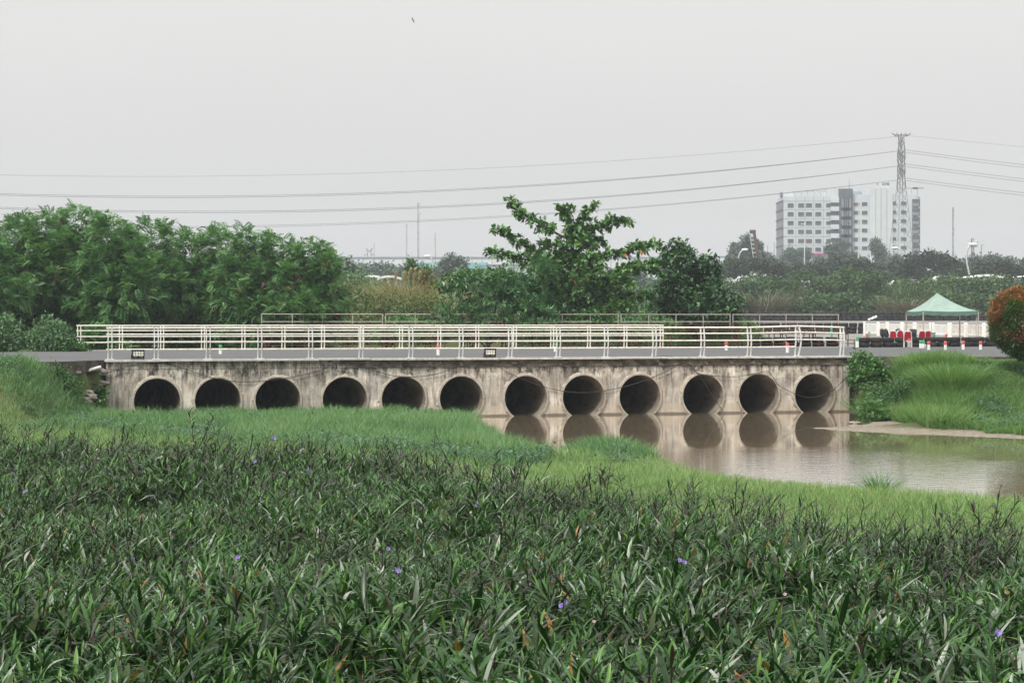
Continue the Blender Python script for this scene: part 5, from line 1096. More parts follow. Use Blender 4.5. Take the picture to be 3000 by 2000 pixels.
for i, (px, top, w_) in enumerate(SCR):
    front = i >= 17; Y = 262 + g.uniform(-3, 3) if front else 285 + g.uniform(-8, 14)
    bl = flat_layers(px, top + SCRD, 930, w_, Y, g, 8)
    lab = f'{ordinal(i-17 if front else i)} scrub tree from the left in the {"front" if front else "rear"} row beyond the track'
    blobtree('scrub_tree', lab, 'tree', (*P(px, 930, Y)[:2], float(back_z(Y))), bl, SCRUB, CARD, 430, 12, .44, g, 'scrub trees beyond the track', .12, .35, True, 4, out=.35, up=-.02, spread=.75, jit=.34, tmean=.5, tclump=.22)
tussock('reed_clump', 'drooping dry reed clump before the scrub, left of the track', 'grass clump', at(2235, 256), 255, 420, 5.5, 1.6, .12, leafmat('reed_blade', [(0, (.05, .07, .038)), (.5, (.09, .09, .06)), (1, (.15, .115, .09))], .7, .2, .2), g, 'dry grass clumps before the scrub', .6, (.55, .25))
tussock('reed_clump', 'tall brown grass clump before the scrub, left of the canopy', 'grass clump', at(2665, 256), 255, 520, 4.0, 3.0, .12, leafmat('brown_grass_blade', [(0, (.05, .065, .035)), (.5, (.10, .085, .055)), (1, (.17, .125, .09))], .7, .2, .2), g, 'dry grass clumps before the scrub', .35, (.5, .25))
tussock('reed_clump', 'pale green grass clump on the scrub edge behind the canopy', 'grass clump', at(2650, 275), 275, 420, 7.5, 3.2, .14, leafmat('pale_reed_blade', [(0, (.06, .10, .05)), (1, (.14, .18, .09))], .7, .2, .2), g, 'dry grass clumps before the scrub', .3, (.5, .25))
# small mixed fill at the foot of the scrub, on the left behind the thicket too
# umbrella trees
UMB = [(2200, 757, 812, 105, 400), (2355, 775, 828, 85, 405), (2400, 778, 830, 60, 395), (2480, 757, 825, 100, 400), (2545, 790, 830, 70, 392), (2640, 775, 832, 70, 400), (2725, 744, 828, 115, 400), (2800, 785, 830, 70, 395), (2930, 768, 825, 95, 400), (3040, 775, 830, 90, 405)]
for i, (px, top, bot, w_, Y) in enumerate(UMB):
    bl = [pblob(px + a*w_, top + 13 + abs(a)**1.6*(bot-top)*.62, Y + g.uniform(-3, 3), w_*.34, (bot-top)*.20, 5) for a in np.linspace(-.8, .8, 7)] + [pblob(px + g.uniform(-.5, .5)*w_, (top+bot)/2 + 6, Y - 3, w_*.5, (bot-top)*.22, 4)]
    lab = f'{ordinal(i)} dark umbrella-shaped tree from the left below the tall white building'
    blobtree('umbrella_tree', lab, 'tree', (*P(px, 900, Y)[:2], float(back_z(Y))), bl, RAIN, CARD, 760, 10, .55, g, 'umbrella trees before the white building', .28, .3, True, 6, out=.3, up=.05, spread=.8, jit=.4, tmean=.45, tclump=.2)
LFT = [(1000, 764, 60, 455), (1060, 772, 55, 450), (1110, 768, 60, 460), (1165, 778, 60, 450), (1215, 776, 55, 455), (1270, 772, 55, 450), (1320, 762, 48, 420), (1370, 800, 60, 420), (1440, 815, 60, 400), (1890, 790, 60, 420), (1960, 780, 60, 430), (2040, 795, 60, 430), (940, 790, 70, 440), (1500, 800, 70, 430), (1800, 800, 70, 430), (870, 780, 70, 460), (1600, 800, 70, 430), (1700, 800, 70, 430)]
for i, (px, top, w_, Y) in enumerate(sorted(LFT)):
    bl = [pblob(px + g.uniform(-.6, .6)*w_, top + g.uniform(.1, .9)*60 + 12, Y + g.uniform(-3, 3), w_*.5, 18, 4) for _ in range(7)]
    if px == 1320: bl = [pblob(1310, 775, Y, 22, 10, 3), pblob(1335, 765, Y, 30, 5, 3), pblob(1350, 780, Y, 22, 5, 3), pblob(1325, 795, Y, 36, 14, 4), pblob(1320, 750, Y, 5, 8, 1), pblob(1300, 815, Y, 40, 18, 4)]
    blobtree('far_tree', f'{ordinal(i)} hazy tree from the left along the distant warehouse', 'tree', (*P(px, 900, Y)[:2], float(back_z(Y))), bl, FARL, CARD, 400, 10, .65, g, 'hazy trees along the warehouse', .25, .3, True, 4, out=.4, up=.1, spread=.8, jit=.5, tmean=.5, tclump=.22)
FT = [(2187, 698, 775, 34, 560, 'tall dark tree behind the leaning mast'), (2222, 712, 775, 16, 560, 'narrow tree just right of the leaning mast'), (2150, 722, 772, 16, 560, 'lower tree left of the leaning mast'), (2312, 732, 790, 40, 640, 'broad hazy tree before the left part of the white building'), (2265, 748, 790, 40, 640, 'low hazy tree left of the white building'), (2360, 735, 790, 26, 640, 'hazy tree left of the magenta band'),
      (2448, 707, 790, 36, 620, 'rounded hazy tree before the grey tower of the building'), (2490, 740, 790, 28, 630, 'low hazy tree right of the rounded one'), (2572, 706, 775, 21, 610, 'narrow hazy tree before the blank white wall'), (2400, 760, 800, 30, 640, 'hazy low bush under the magenta band'), (2540, 762, 800, 40, 620, 'hazy low tree under the blank white wall'), (2630, 752, 800, 36, 600, 'hazy tree at the foot of the pylon'), (2850, 758, 800, 60, 560, 'long hazy tree right of the white building'), (2930, 752, 800, 60, 560, 'hazy tree top near the right edge'), (3010, 758, 800, 60, 560, 'hazy tree at the right edge above the umbrella trees'), (2790, 775, 810, 40, 560, 'low hazy tree between two umbrella trees'), (2105, 780, 810, 40, 560, 'hazy tree left of the first umbrella tree')]
for px, top, bot, w_, Y, lab in FT:
    bl = [pblob(px + g.uniform(-.55, .55)*w_, top + (bot-top)*q, Y + g.uniform(-3, 3), w_*(.45 + .25*q), (bot-top)*.2, 4) for q in (.15, .3, .5, .7, .9)]
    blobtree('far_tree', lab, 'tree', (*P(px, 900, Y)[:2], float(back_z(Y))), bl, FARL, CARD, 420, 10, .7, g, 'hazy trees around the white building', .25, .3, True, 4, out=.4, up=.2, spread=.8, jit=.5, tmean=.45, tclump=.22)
# ---- tall white building
BW = noisy('building_white', (.42, .455, .49), (.47, .50, .53), .25, .7, .3, mapping=(1, 1, .3)); BG = noisy('building_grey_glass', (.055, .065, .08), (.085, .095, .115), .5, .35, .5); BW2 = noisy('building_pale', (.45, .48, .51), (.50, .525, .545), .25, .7)
WIN = noisy('window_glass', (.045, .05, .06), (.075, .08, .09), .6, .25, .5); MAGD = noisy('dark_red_panel', (.10, .03, .05), (.13, .045, .07), .5, .6); MAG = noisy('magenta_panel', (.26, .045, .14), (.32, .06, .18), .5, .6); SEAM = noisy('joint_grey', (.28, .30, .315), (.32, .34, .355), 1, .8); BLUET = noisy('blue_tank', (.20, .26, .30), (.24, .30, .34), 1, .5)
YB = 760.0; kB = YB/F
def bx(zx): return (2100 + zx/2.6133 - CX)*kB
def bz(zy): return EYE - (350 + zy/2.6133 - HY)*kB
bld = thing('office_building', 'tall white office building with rows of dark windows and a grey glass tower', 'building', (bx(1000), YB, 3.3), 0)
def blk(x0, x1, ztop, mat, name, dy=0.0, dep=19.5, zb_=3.3, mb=None):
    m_ = mb or MB(); m_.box(((x0+x1)/2, YB + dy + dep/2, (ztop+zb_)/2), (x1-x0, dep, ztop-zb_))
    if mb is None: return m_.build(name, mat, bld, world=True)
blk(bx(512), bx(872), bz(587), BW, 'wall'); blk(bx(1037), bx(1170), bz(573), BW, 'wall'); blk(bx(1170), bx(1345), bz(522), BW2, 'wall', -.5); blk(bx(1345), bx(1490), bz(570), BW, 'wall')
MB().box((bx(512) - .1, YB + 10, (bz(622) + 3.3)/2), (.3, 18.5, bz(622) - 3.3)).build('glass_strip', BG, bld, world=True)
for zy in (622, 690, 760, 828, 896, 965): MB().box((bx(512) - .2, YB + 10, bz(zy)), (.6, 18.8, .5)).build('red_band', MAGD, bld, world=True)
tw = blk(bx(927), bx(1037), bz(532), BG, 'tower', -1.5, 24); blk(bx(872), bx(927), bz(532), BW2, 'wall', -1.2, 20, bz(626)); blk(bx(872), bx(927), bz(626), BG, 'glass_strip', -.6, 20)
mb = MB()
for r_ in range(7):
    for c_ in range(4): mb.box((bx(962 + 16*c_), YB - 1.6, bz(655 + 68.5*r_)), (1.2, .3, 4.6))
mb.build('tower_mullions', noisy('mullion_grey', (.15, .165, .19), (.19, .205, .23), 1, .6), bld, world=True)
for zy in (618, 686, 755, 823, 891, 960): MB().box(((bx(872)+bx(927))/2, YB - 1.0, bz(zy)), (bx(927)-bx(872)+.4, 1.2, 2.0 if zy < 640 else 1.7)).build('balcony_band', BW2, bld, world=True)
WS = np.array([(0, 658), (1, 725), (2, 793), (3, 860), (4, 930), (5, 996)])
def window(zx, zy, w_=46, h_=32, dy=0):
    o = MB().box((bx(zx), YB + dy - .02, bz(zy)), (w_/2.6133*kB, .12, h_/2.6133*kB)).build('window', WIN, bld, world=True)
    mb = MB(); W_, H_ = w_/2.6133*kB, h_/2.6133*kB
    for sx_ in (-1, 1): mb.box((bx(zx) + sx_*(W_/2+.03), YB + dy - .06, bz(zy)), (.07, .2, H_+.14))
    for sz in (-1, 1): mb.box((bx(zx), YB + dy - .06, bz(zy) + sz*(H_/2+.03)), (W_, .2, .07))
    f = mb.build('window_frame', BW2, o); f.data.transform(Matrix.Translation(-Vector(bld.location)))
for _, zy in WS:
    for zx in (565, 645, 705, 776): window(zx, zy)
    window(857, zy, 40, 30)
    for zx in (1070, 1131): window(zx, zy - 11, 42, 28)
    for zx in (1352, 1430): window(zx, zy - 15, 42, 28, 0)
# rounded right end with dark balconies
prof = [(0, 0), (30, 0), (55, .8), (75, 2.4), (88, 5.0)]
mb = MB(); V = []
for zx, dy in prof: V += [(bx(1490+zx), YB + dy, 3.3), (bx(1490+zx), YB + dy, bz(570 + zx*.30))]
V += [(bx(1578), YB+22, 3.3), (bx(1578), YB+22, bz(597)), (bx(1490), YB+22, 3.3), (bx(1490), YB+22, bz(570))]
mb.add(V, [(2*i, 2*i+2, 2*i+3, 2*i+1) for i in range(6)] + [(1, 3, 5, 7, 9, 11, 13)]); mb.build('rounded_wall', BW2, bld, world=True)
for k_, zy in enumerate((640, 710, 780, 849, 919, 987)):
    o = MB().box((bx(1523), YB - .05, bz(zy)), (bx(1552)-bx(1495), 1.9, 58/2.6133*kB)).build('balcony', WIN, bld, world=True)
    mb = MB(); 
    for q in range(6): mb.box((bx(1498 + 8*q), YB - 1.1, bz(zy + 16)), (.18, .12, 20/2.6133*kB))
    mb.box((bx(1520), YB - 1.1, bz(zy + 5)), (bx(1545)-bx(1495), .12, .2)); f = mb.build('balustrade', SEAM, o); f.data.transform(Matrix.Translation(-Vector(bld.location)))
MB().box(((bx(682)+bx(832))/2, YB - .3, bz(1035)), (bx(832)-bx(682), .9, 22/2.6133*kB)).build('magenta_band', MAG, bld, world=True)
mb = MB()
for zy in (625, 692, 760, 828, 896, 964): mb.box(((bx(514)+bx(870))/2, YB - .03, bz(zy)), (bx(870)-bx(514), .1, .22))
for zx in (605, 675, 740, 815): mb.box((bx(zx), YB - .035, (bz(590)+bz(1060))/2), (.2, .1, bz(590)-bz(1060)))
for zx in (1215, 1255, 1300): mb.box((bx(zx), YB - .54, (bz(530)+bz(1060))/2), (.2, .1, bz(530)-bz(1060)))
mb.build('panel_joints', SEAM, bld, world=True)
mb = MB(); mb.box(((bx(512)+bx(592))/2, YB + 6, bz(568)), (bx(592)-bx(512), 6, bz(552)-bz(587))); mb.build('roof_box', BW2, bld, world=True)
MB().box(((bx(502)+bx(510))/2, YB + 5, bz(569)), (bx(510)-bx(502), 5, bz(553)-bz(587))).build('roof_box', BG, bld, world=True)
mb = MB()
for zx in (605, 655, 705, 755, 805, 850): mb.beam((bx(zx), YB + 3, bz(588)), (bx(zx), YB + 3, bz(545)), .22, .22); mb.beam((bx(zx), YB + 3, bz(547)), (bx(zx), YB + 11, bz(543)), .2, .2)
mb.beam((bx(605), YB + 3, bz(550)), (bx(850), YB + 3, bz(538)), .22, .22); mb.build('roof_pergola', SEAM, bld, world=True)
MB().lathe([(3.6, 0), (3.7, 1.6), (2.6, 2.6), (.01, 2.9)], 16, (bx(1070), YB + 9, bz(582))).build('water_tank', BLUET, bld, world=True)
MB().tube([(bx(1024), YB + 3, bz(532)), (bx(1024), YB + 3, bz(446))], [.22, .1], 6).build('antenna', SEAM, bld, world=True)
mb = MB()
for zx in (1240, 1285, 1300, 1316, 1330): mb.beam((bx(zx), YB + 5, bz(524)), (bx(zx), YB + 5, bz(482 + (zx % 3)*4)), .2, .2); mb.box((bx(zx), YB + 4.7, bz(496)), (.7, .4, 1.8)); mb.box((bx(zx+5), YB + 4.7, bz(487)), (.5, .4, 1.4))
mb.build('antenna_cluster', BW2, bld, world=True)
for zx in (1506, 1552):
    mb = MB(); mb.beam((bx(zx), YB + 4, bz(575)), (bx(zx), YB + 4, bz(522)), .3, .3); mb.box((bx(zx + 6), YB + 4, bz(521)), (4.2, .5, .6)); mb.build('roof_lamp', SEAM, bld, world=True)
# ---- lattice pylon
PYL = noisy('pylon_steel', (.10, .10, .11), (.16, .16, .17), .4, .6, .4, metal=.2)
YP = 620.0; kP = YP/F; pyl = thing('pylon', 'tall lattice steel pylon in front of the white building', 'pylon', (at(2640.5, YP), YP, 3.3), 0)
def zp(zy): return EYE - (350 + zy/2.6133 - HY)*kP
lev = [(1110, 200), (1010, 178), (920, 158), (840, 140), (765, 122), (695, 106), (630, 92), (570, 80), (515, 69), (465, 60), (430, 54), (397, 50), (344, 48), (290, 46), (236, 44), (182, 42), (130, 42)]
hw = lambda d: d/2.6133*kP*.4
mb = MB(); cs = [(-1, -1), (1, -1), (1, 1), (-1, 1)]; bw = .075
bpx, bpyy = at(2640.5, YP), YP; rot = R(18); cr, sr = math.cos(rot), math.sin(rot)
def pc(c, w_, z_): x, y = c[0]*w_, c[1]*w_; return np.array([bpx + cr*x - sr*y, bpyy + sr*x + cr*y, z_])
legs = MB(); low_z = 3.3
ext = [(1110 + (zp(1110)-low_z)/kP*2.6133, 262)] + lev
for (z0, w0), (z1, w1) in zip(ext[:-1], ext[1:]):
    for c in cs: legs.beam(pc(c, hw(w0)*.95, zp(z0)), pc(c, hw(w1)*.95, zp(z1)), bw*1.3, bw*1.3)
    for i in range(4):
        a, b_ = cs[i], cs[(i+1) % 4]
        mb.beam(pc(a, hw(w0)*.95, zp(z0)), pc(b_, hw(w1)*.95, zp(z1)), bw*.7, bw*.7)
        if w0 > 52: mb.beam(pc(b_, hw(w0)*.95, zp(z0)), pc(a, hw(w1)*.95, zp(z1)), bw*.7, bw*.7)
legs.build('legs', PYL, pyl, world=True); mb.build('lattice', PYL, pyl, world=True)
ARM = {}; adir = np.array([.14, .99, 0])
for zy in (182, 290, 397):
    mb = MB(); c0 = np.array([bpx, bpyy, zp(zy)])
    for sg in (-1, 1):
        tip = c0 + adir*sg*7.0
        for q in (-.55, .55): mb.beam(c0 + np.array([q*2, 0, 0]), tip, .16, .16); mb.beam(c0 + np.array([q*2, 0, 2.8]), tip + (0, 0, .2), .2, .2)
        for q in (.3, .6): mb.beam(c0 + (tip-c0)*q, c0 + (tip-c0)*q + np.array([0, 0, 2.8*(1-q)]), .15, .15)
        ARM[(zy, sg)] = tip
    mb.build('crossarm', PYL, pyl, world=True)
    for sg in (-1, 1):
        tip = ARM[(zy, sg)]
        for dx in (-.8, .8): MB().tube([tip + np.array([dx*.4, 0, 0]), tip + np.array([dx, 0, -2.6]), tip + np.array([dx, 0, -5.6])], .14, 6).build('insulator', PYL, pyl, world=True)
        MB().tube(smooth([tip + np.array([-.8, 0, -5.6]), tip + np.array([0, 0, -6.4]), tip + np.array([.8, 0, -5.6])], 4), .10, 5).build('jumper', PYL, pyl, world=True)
mb = MB()
for c_ in np.linspace(-1, 1, 5): mb.beam((bpx + c_*1.6, bpyy, zp(130)), (bpx + c_*3.0, bpyy, zp(104)), .2, .2)
mb.beam((bpx-2.6, bpyy, zp(118)), (bpx+2.6, bpyy, zp(118)), .22, .22); mb.beam((bpx-2, bpyy, zp(128)), (bpx+2, bpyy, zp(128)), .2, .2); mb.build('crown_frame', PYL, pyl, world=True)
WIRE = noisy('wire', (.16, .16, .17), (.2, .2, .21), 1, .6)
def wire(side, px0, py0, pxm, pym, dy, rad, lab):
    """parabola through the pylon point, lowest at (pxm,pym) of the photo, in the plane Y=YP+dy"""
    Y = YP + dy; k = 50; a = (py0-pym)/(px0-pxm)**2
    pe = -1400 if side < 0 else 3900; pts = [P(px, pym + a*(px-pxm)**2, Y) for px in np.linspace(px0, pe, k)]
    tag(MB().tube(pts, rad, 5).build('power_line', WIRE), lab, 'power line', 'power lines hung on the pylon')
LVL = ['upper', 'middle', 'lower']
for i, (py, pm, pym, w_) in enumerate(((443, 500, 577, .085), (487, 600, 621, .085), (528, 420, 666, .065))):
    for sg, nm in ((-1, 'near'), (1, 'far')): wire(-1, 2627 + 3*sg, py - .5*sg, pm, pym + (2.2 if sg < 0 else -2.2), 6.4*sg, w_, f'{nm} one of the {LVL[i]} pair of power lines left of the pylon')
for i, (py, p2) in enumerate(((440, 483), (481, 524), (522, 565))):
    for sg, nm in ((-1, 'near'), (1, 'far')):
        y0, y1 = (py + 7, p2 + 8) if sg < 0 else (py, p2); Y = YP + 6.4*sg; pts = []
        for px in np.linspace(2656, 3900, 30): t = (px-2656)/344; pts.append(P(px, y0 + (y1-y0)*(t*1.08 - .08*t*t), Y))
        tag(MB().tube(pts, .075, 5).build('power_line', WIRE), f'{nm} one of the {LVL[i]} pair of power lines right of the pylon', 'power line', 'power lines hung on the pylon')
wire(-1, 2630, 400, 420, 517, 0, .05, 'single thin earth wire at the top left of the pylon')
pts = [P(px, 397 + 34*((px-2652)/348), YP) for px in np.linspace(2652, 3900, 20)]
tag(MB().tube(pts, .045, 5).build('power_line', WIRE), 'single thin earth wire at the top right of the pylon', 'power line', 'power lines hung on the pylon')
# ---- long warehouse, teal hall, low white roofs
WHW = noisy('warehouse_wall', (.50, .52, .54), (.56, .58, .60), .1, .8); WHR = noisy('warehouse_roof', (.26, .31, .38), (.31, .36, .43), .1, .7); TEAL = noisy('teal_sheet', (.17, .36, .38), (.22, .42, .43), .3, .7, mapping=(3, 1, .2)); GREYW = noisy('grey_wall', (.33, .36, .40), (.42, .45, .48), .2, .8)
def simple_building(name, lab, px0, px1, pt, Y, mats, roofh, dep=30, over=2.0, cat='building'):
    x0, x1 = at(px0, Y), at(px1, Y); zt = EYE-(pt-HY)/F*Y; z0 = float(back_z(Y)); t = thing(name, lab, cat, ((x0+x1)/2, Y, z0), 0); rh = roofh/F*Y
    MB().box((0, dep/2, (zt-rh-z0)/2), (x1-x0, dep, zt-rh-z0)).build('wall', mats[0], t)
    h = zt-rh-z0; w2 = (x1-x0)/2 + over
    mb = MB(); mb.add([(-w2, -over, h), (w2, -over, h), (w2, -over, h+rh*.55), (-w2, -over, h+rh*.55), (-w2, dep*.5, h+rh), (w2, dep*.5, h+rh), (-w2, dep+over, h), (w2, dep+over, h)], [(0,1,2,3), (3,2,5,4), (4,5,7,6), (0,3,4,6), (1,7,5,2)]); mb.build('roof', mats[1], t)
    return t
t = simple_building('warehouse', 'very long low warehouse with a blue-grey roof band on the horizon', 700, 2095, 749, 900, (WHW, WHR), 6, 60, .5)
mb = MB(); wlen = at(2095, 900)-at(700, 900)
for q in range(48): mb.box((-wlen/2 + wlen*(q+.5)/48, -.15, (EYE-(760-HY)/F*900 - 3.3)/2), (.5, .2, (EYE-(760-HY)/F*900 - 3.3)))
mb.build('wall_ribs', GREYW, t)
simple_building('warehouse', 'higher end block of the warehouse left of the leaning mast', 2062, 2140, 748, 880, (WHW, WHR), 4, 40, .3); simple_building('warehouse', 'lower pale block at the right end of the warehouse', 2140, 2180, 755, 880, (WHW, WHR), 4, 40, .3)
t = simple_building('hall', 'teal sheet-clad hall with dark lettering beside the tiered tree', 1225, 1426, 768, 600, (GREYW, TEAL), 2, 30, .2)
x0 = at(1225, 600); x1 = at(1426, 600); k6 = 600/F
MB().box((0, -.3, EYE - (778-HY)*k6 - 3.3), (x1-x0+.3, .6, 18*k6)).build('fascia', TEAL, t)
DK = noisy('sign_letter', (.10, .16, .19), (.12, .18, .21), 1, .7)
tcv = bpy.data.curves.new('sign', 'FONT'); tcv.body = 'ONLVA'; tcv.size = 1.35; tcv.extrude = .05; tcv.align_x = 'LEFT'
to = bpy.data.objects.new('tmp', tcv); COL.objects.link(to); bpy.context.view_layer.update(); me = bpy.data.meshes.new_from_object(to); bpy.data.objects.remove(to)
me.transform(Matrix.Rotation(R(90), 4, 'X')); me.transform(Matrix.Translation(Vector((at(1395, 600) - t.location.x, -.68, EYE - (784-HY)*k6 - 3.3)))); me.name = 'sign_lettering'; link('sign_lettering', me, DK, t)
mb = MB()
for q in range(9): mb.box((-(x1-x0)/2 + (x1-x0)*(q+.5)/9, -.05, EYE - (800-HY)*k6 - 3.3), (1.1, .1, 1.4))
mb.build('openings', WIN, t)
simple_building('hall', 'pale blue-grey hall right of the teal one behind the tiered tree', 1428, 1560, 773, 620, (GREYW, WHR), 3, 30, .3)
WHT = noisy('white_roof', (.68, .68, .67), (.76, .76, .75), .3, .6); BRN = noisy('low_wall', (.26, .27, .30), (.34, .35, .37), .4, .8)
def pavilion(px0, px1, pt, pb, Y, lab):
    x0, x1 = at(px0, Y), at(px1, Y); zt = EYE-(pt-HY)/F*Y; zb_ = EYE-(pb-HY)/F*Y; z0 = float(back_z(Y)); t = thing('pavilion', lab, 'building', ((x0+x1)/2, Y, z0), 0, 'low white-roofed buildings'); w2 = (x1-x0)/2; k = 14; th_ = .35
    V = []; 
    for q in range(k+1):
        s = q/k*2-1; z_ = zt - z0 - (zt-zb_)*abs(s)**2.2
        for y in (-2, 10): V += [(s*w2, y, z_), (s*w2, y, z_-th_)]
    mb = MB(); mb.add(V, [f for q in range(k) for f in ((4*q, 4*q+4, 4*q+6, 4*q+2), (4*q, 4*q+1, 4*q+5, 4*q+4), (4*q+1, 4*q+3, 4*q+7, 4*q+5))]); mb.build('roof', WHT, t)
    MB().box((0, 4, (zb_-z0)/2 - .1), (w2*1.75, 9, zb_-z0-.2)).build('wall', BRN, t)
    for q in (-.7, -.1, .5): MB().box((q*w2, -1, (zb_-z0)/2), (.5, .5, zb_-z0)).build('column', WHT, t)
pavilion(1054, 1122, 806.5, 812, 330, 'low building with a curved white roof edge left of the tan grass'); pavilion(1108, 1178, 807.5, 815, 322, 'second low white roof overlapping the first, behind the tan grass'); pavilion(1296, 1322, 805, 809, 340, 'small white roof between the ochre shrub and the rosette bush'); pavilion(2838, 2935, 804, 813, 330, 'low white-roofed building behind the scrub right of the canopy'); pavilion(2990, 3060, 806, 811, 330, 'white roof just entering at the right edge above the clipped bush')
# parked cars under the umbrella trees
CARW = noisy('car_white', (.62, .63, .64), (.70, .71, .72), 1, .3, .5); CARG = noisy('car_glass', (.03, .035, .04), (.05, .055, .06), 1, .15, .6)
def carp(px, py, Y, rz, lab):
    p = P(px, py, Y); t = thing('parked_car', lab, 'car', (p[0], Y, p[2]-1.5), rz, 'white cars parked under the umbrella trees')
    pr = [(-2.1, .35), (-2.1, .8), (-1.75, .95), (-1.2, 1.0), (-.7, 1.42), (.8, 1.45), (1.45, 1.02), (2.05, .9), (2.15, .5), (2.1, .35)]; kq = len(pr)
    V = [(x, -.85, z_) for x, z_ in pr] + [(x, .85, z_) for x, z_ in pr]; mb = MB(); mb.add(V, [tuple(range(kq)), tuple(range(2*kq-1, kq-1, -1))] + [(i, (i+1) % kq, kq+(i+1) % kq, kq+i) for i in range(kq)]); mb.build('body', CARW, t)
    mb = MB(); mb.add([(-1.05, -.86, 1.0), (1.25, -.86, 1.02), (.75, -.86, 1.38), (-.66, -.86, 1.36)], [(0,1,2,3)]); mb.build('side_window', CARG, t)
    for x in (-1.35, 1.35):
        for y in (-.8, .8): MB().lathe([(.0001, -.1), (.3, -.1), (.32, 0), (.3, .1), (.0001, .1)], 16, (x, y, .32), 'y').build('wheel', RUB, t)
for a in ((2177, 810, 352, .2, 'white car under the left part of the first umbrella tree'), (2202, 806, 356, -.3, 'white car in the middle below the first umbrella tree'), (2250, 811, 350, .1, 'white car at the right below the first umbrella tree'), (2335, 812, 352, .4, 'white car below the second umbrella tree'), (2630, 820, 340, 0, 'big white car left of the canopy peak'), (2664, 818, 343, .5, 'white car partly hidden just right of the big one'), (2755, 808, 350, .2, 'white car under the largest umbrella tree'), (2690, 826, 338, -.4, 'white car half hidden behind the scrub left of the canopy peak')): carp(*a)
# ---- masts, lamps, leaning mast
GAL = noisy('galvanised', (.42, .43, .44), (.52, .53, .54), 2, .5, .4); LAMPW = noisy('lamp_head_white', (.66, .66, .66), (.74, .74, .74), 2, .4)
def mast(px, top, Y, rad, lab, bits=(), lean=0.0):
    z0 = float(back_z(Y)); t = thing('mast', lab, 'mast', (at(px, Y), Y, z0), 0, 'thin masts on the horizon'); zt = EYE-(top-HY)/F*Y - z0
    mb = MB()
    for a in range(3): an = 2.1*a; mb.beam((rad*math.cos(an), rad*math.sin(an), 0), (rad*math.cos(an) + lean, rad*math.sin(an), zt), rad*.5, rad*.5)
    nseg = int(zt/2.2)
    for q in range(nseg):
        a = 2.1*(q % 3); b_ = 2.1*((q+1) % 3); mb.beam((rad*math.cos(a), rad*math.sin(a), zt*q/nseg), (rad*math.cos(b_), rad*math.sin(b_), zt*(q+1)/nseg), rad*.35, rad*.35)
    mb.build('lattice', PYL, t)
    for f_, s in bits: MB().lathe([(.001, -.2*s), (.7*s, -.1*s), (.7*s, .3*s), (.001, .4*s)], 10, (.9*s, -.6, zt*f_)).build('antenna', GAL, t)
mast(1225, 593, 800, .30, 'tall thin mast in the middle of the gap behind the bridge', ((.98, .7), (.90, .8))); mast(1191, 655, 850, .20, 'shorter thin mast left of the tall one'); mast(1275, 681, 850, .20, 'short thin mast right of the tall one', ((.75, .5), (.62, .5))); mast(1096, 712, 900, .14, 'faint short mast beside the small faint pylon'); mast(2792, 607, 760, .26, 'tall thin mast right of the white building', ((.8, .6),)); mast(2268, 710, 820, .16, 'faint thin mast left of the white building'); mast(2249, 718, 820, .14, 'fainter lower mast left of the white building'); mast(2875, 716, 800, .16, 'short faint mast near the right edge', ((.99, .8),)); mast(2849, 698, 780, .55, 'thick faint telecom mast behind the tall street lamp', ((.95, 1.4), (.9, 1.2)))
Y = 950; t = thing('pylon', 'small faint pylon top with a V-shaped head above the warehouse', 'pylon', (at(1082, Y), Y, 3.3), 0); k9 = Y/F; zq = lambda py: EYE - (py-HY)*k9 - 3.3; mb = MB()
for sx_ in (-1, 1): mb.beam((sx_*1.2, 0, 0), (sx_*.8, 0, zq(740)), .35, .35); mb.beam((sx_*.6, 0, zq(739)), (sx_*1.4, 0, zq(727)), .3, .3); mb.beam((0, 0, zq(738)), (sx_*1.5, 0, zq(727)), .3, .3); mb.beam((sx_*.8, 0, zq(744)), (sx_*2.4, 0, zq(747.5)), .3, .3)
mb.build('lattice', PYL, t)
def lamp(px, ph, py_t, Y, lab, arm=1, tall=True, lean=0.0):
    z0 = float(back_z(Y)); t = thing('street_lamp', lab, 'street lamp', (at(px, Y), Y, z0), 0, 'street lamps in the distance'); zt = EYE-(py_t-HY)/F*Y - z0; xh = at(ph, Y)-at(px, Y)
    MB().tube(smooth([(lean, 0, 0), (lean*.4, 0, zt*.6), (0, 0, zt*.86), (xh*.35, 0, zt*.97), (xh*.85, 0, zt)], 5), [.14]*21, 8).build('pole', GAL, t)
    MB().lathe([(.0001, -.75), (.22, -.5), (.28, .1), (.2, .6), (.0001, .75)], 12, (xh, 0, zt+.05), 'x').build('lamp_head', LAMPW, t)
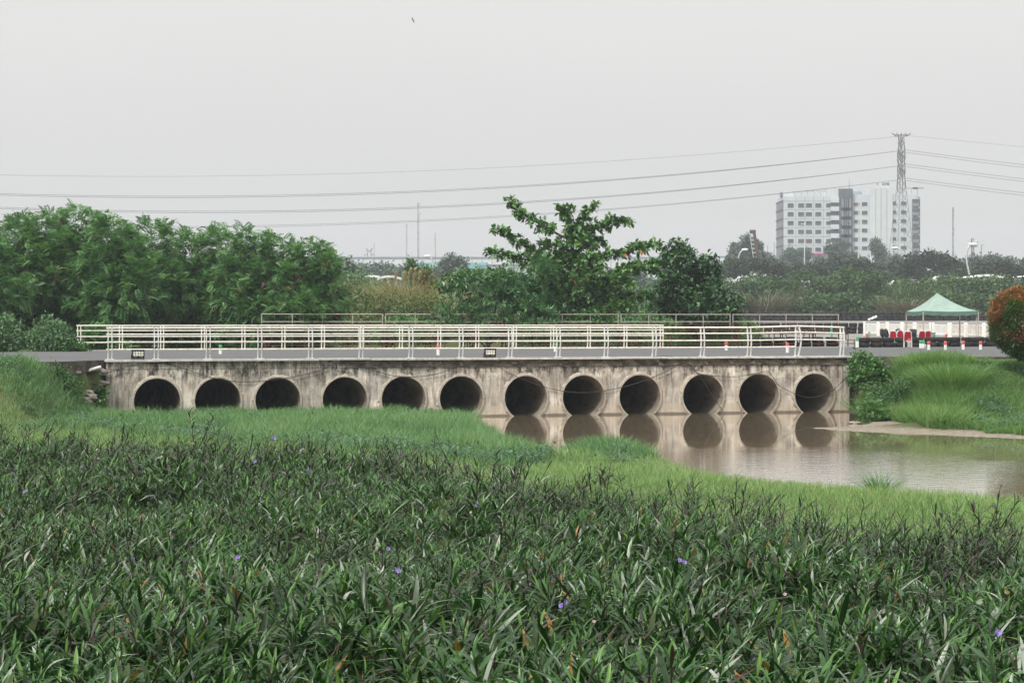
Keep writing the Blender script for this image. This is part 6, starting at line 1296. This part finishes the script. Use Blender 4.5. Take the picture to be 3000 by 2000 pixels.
lamp(2163, 2182, 732, 420, 'street lamp before the tall dark tree at the leaning mast'); lamp(1268, 1252, 751, 430, 'street lamp in the gap left of the tiered tree'); lamp(2651, 2622, 727, 420, 'street lamp at the foot of the pylon'); lamp(2832, 2850, 717, 300, 'tall leaning street lamp near the right edge', lean=1.0)
for px, top, Y, lab in ((2357, 655, 520, 'tall bare pole before the left part of the white building'), (2515, 592, 560, 'tall bare pole before the right part of the white building')):
    z0 = float(back_z(Y)); t = thing('pole', lab, 'pole', (at(px, Y), Y, z0), 0); zt = EYE-(top-HY)/F*Y - z0
    MB().tube([(0, 0, 0), (0, 0, zt*.5), (0, 0, zt)], [.24, .18, .10], 8).build('shaft', GAL, t); MB().box((-.4, 0, zt - .1), (1.2, .25, .2)).build('bracket', GAL, t)
Y = 540; a, b_ = P(2223, 775, Y), P(2209, 678, Y); t = thing('leaning_mast', 'dark reddish mast leaning left in front of the tall dark tree', 'mast', (a[0], Y, float(back_z(Y))), 0)
DKR = noisy('dark_red_steel', (.06, .03, .028), (.10, .05, .045), .5, .7); a2 = a + (a-b_)*((a[2]-3.3)/(b_[2]-a[2])); MB().beam(a2, b_, .75, .75).build('shaft', DKR, t, world=True)
MB().box(b_ + np.array([-.35, 0, -.1]), (1.6, .8, 1.0)).build('head', DKR, t, world=True)
mb = MB()
for q in np.linspace(.25, .95, 16): p = a2 + (b_-a2)*q; mb.box(p + (-.75, 0, 0), (.7, .3, .25))
mb.beam(a2 + (-1.1, 0, 0), b_ + (-1.1, 0, -1), .15, .15); mb.build('ladder', GAL, t, world=True)
# ---- air: one pale volume round the whole scene
m = bpy.data.materials.new('haze_air'); m.use_nodes = True; n = m.node_tree.nodes; l = m.node_tree.links; n.clear(); out = n.new('ShaderNodeOutputMaterial'); v = n.new('ShaderNodeVolumePrincipled')
v.inputs['Color'].default_value = (.86, .93, 1, 1); v.inputs['Density'].default_value = .0003; l.new(v.outputs[0], out.inputs['Volume'])
tag(MB().box((0, 745, 34), (1420, 1530, 76)).build('haze', m), kind='stuff')
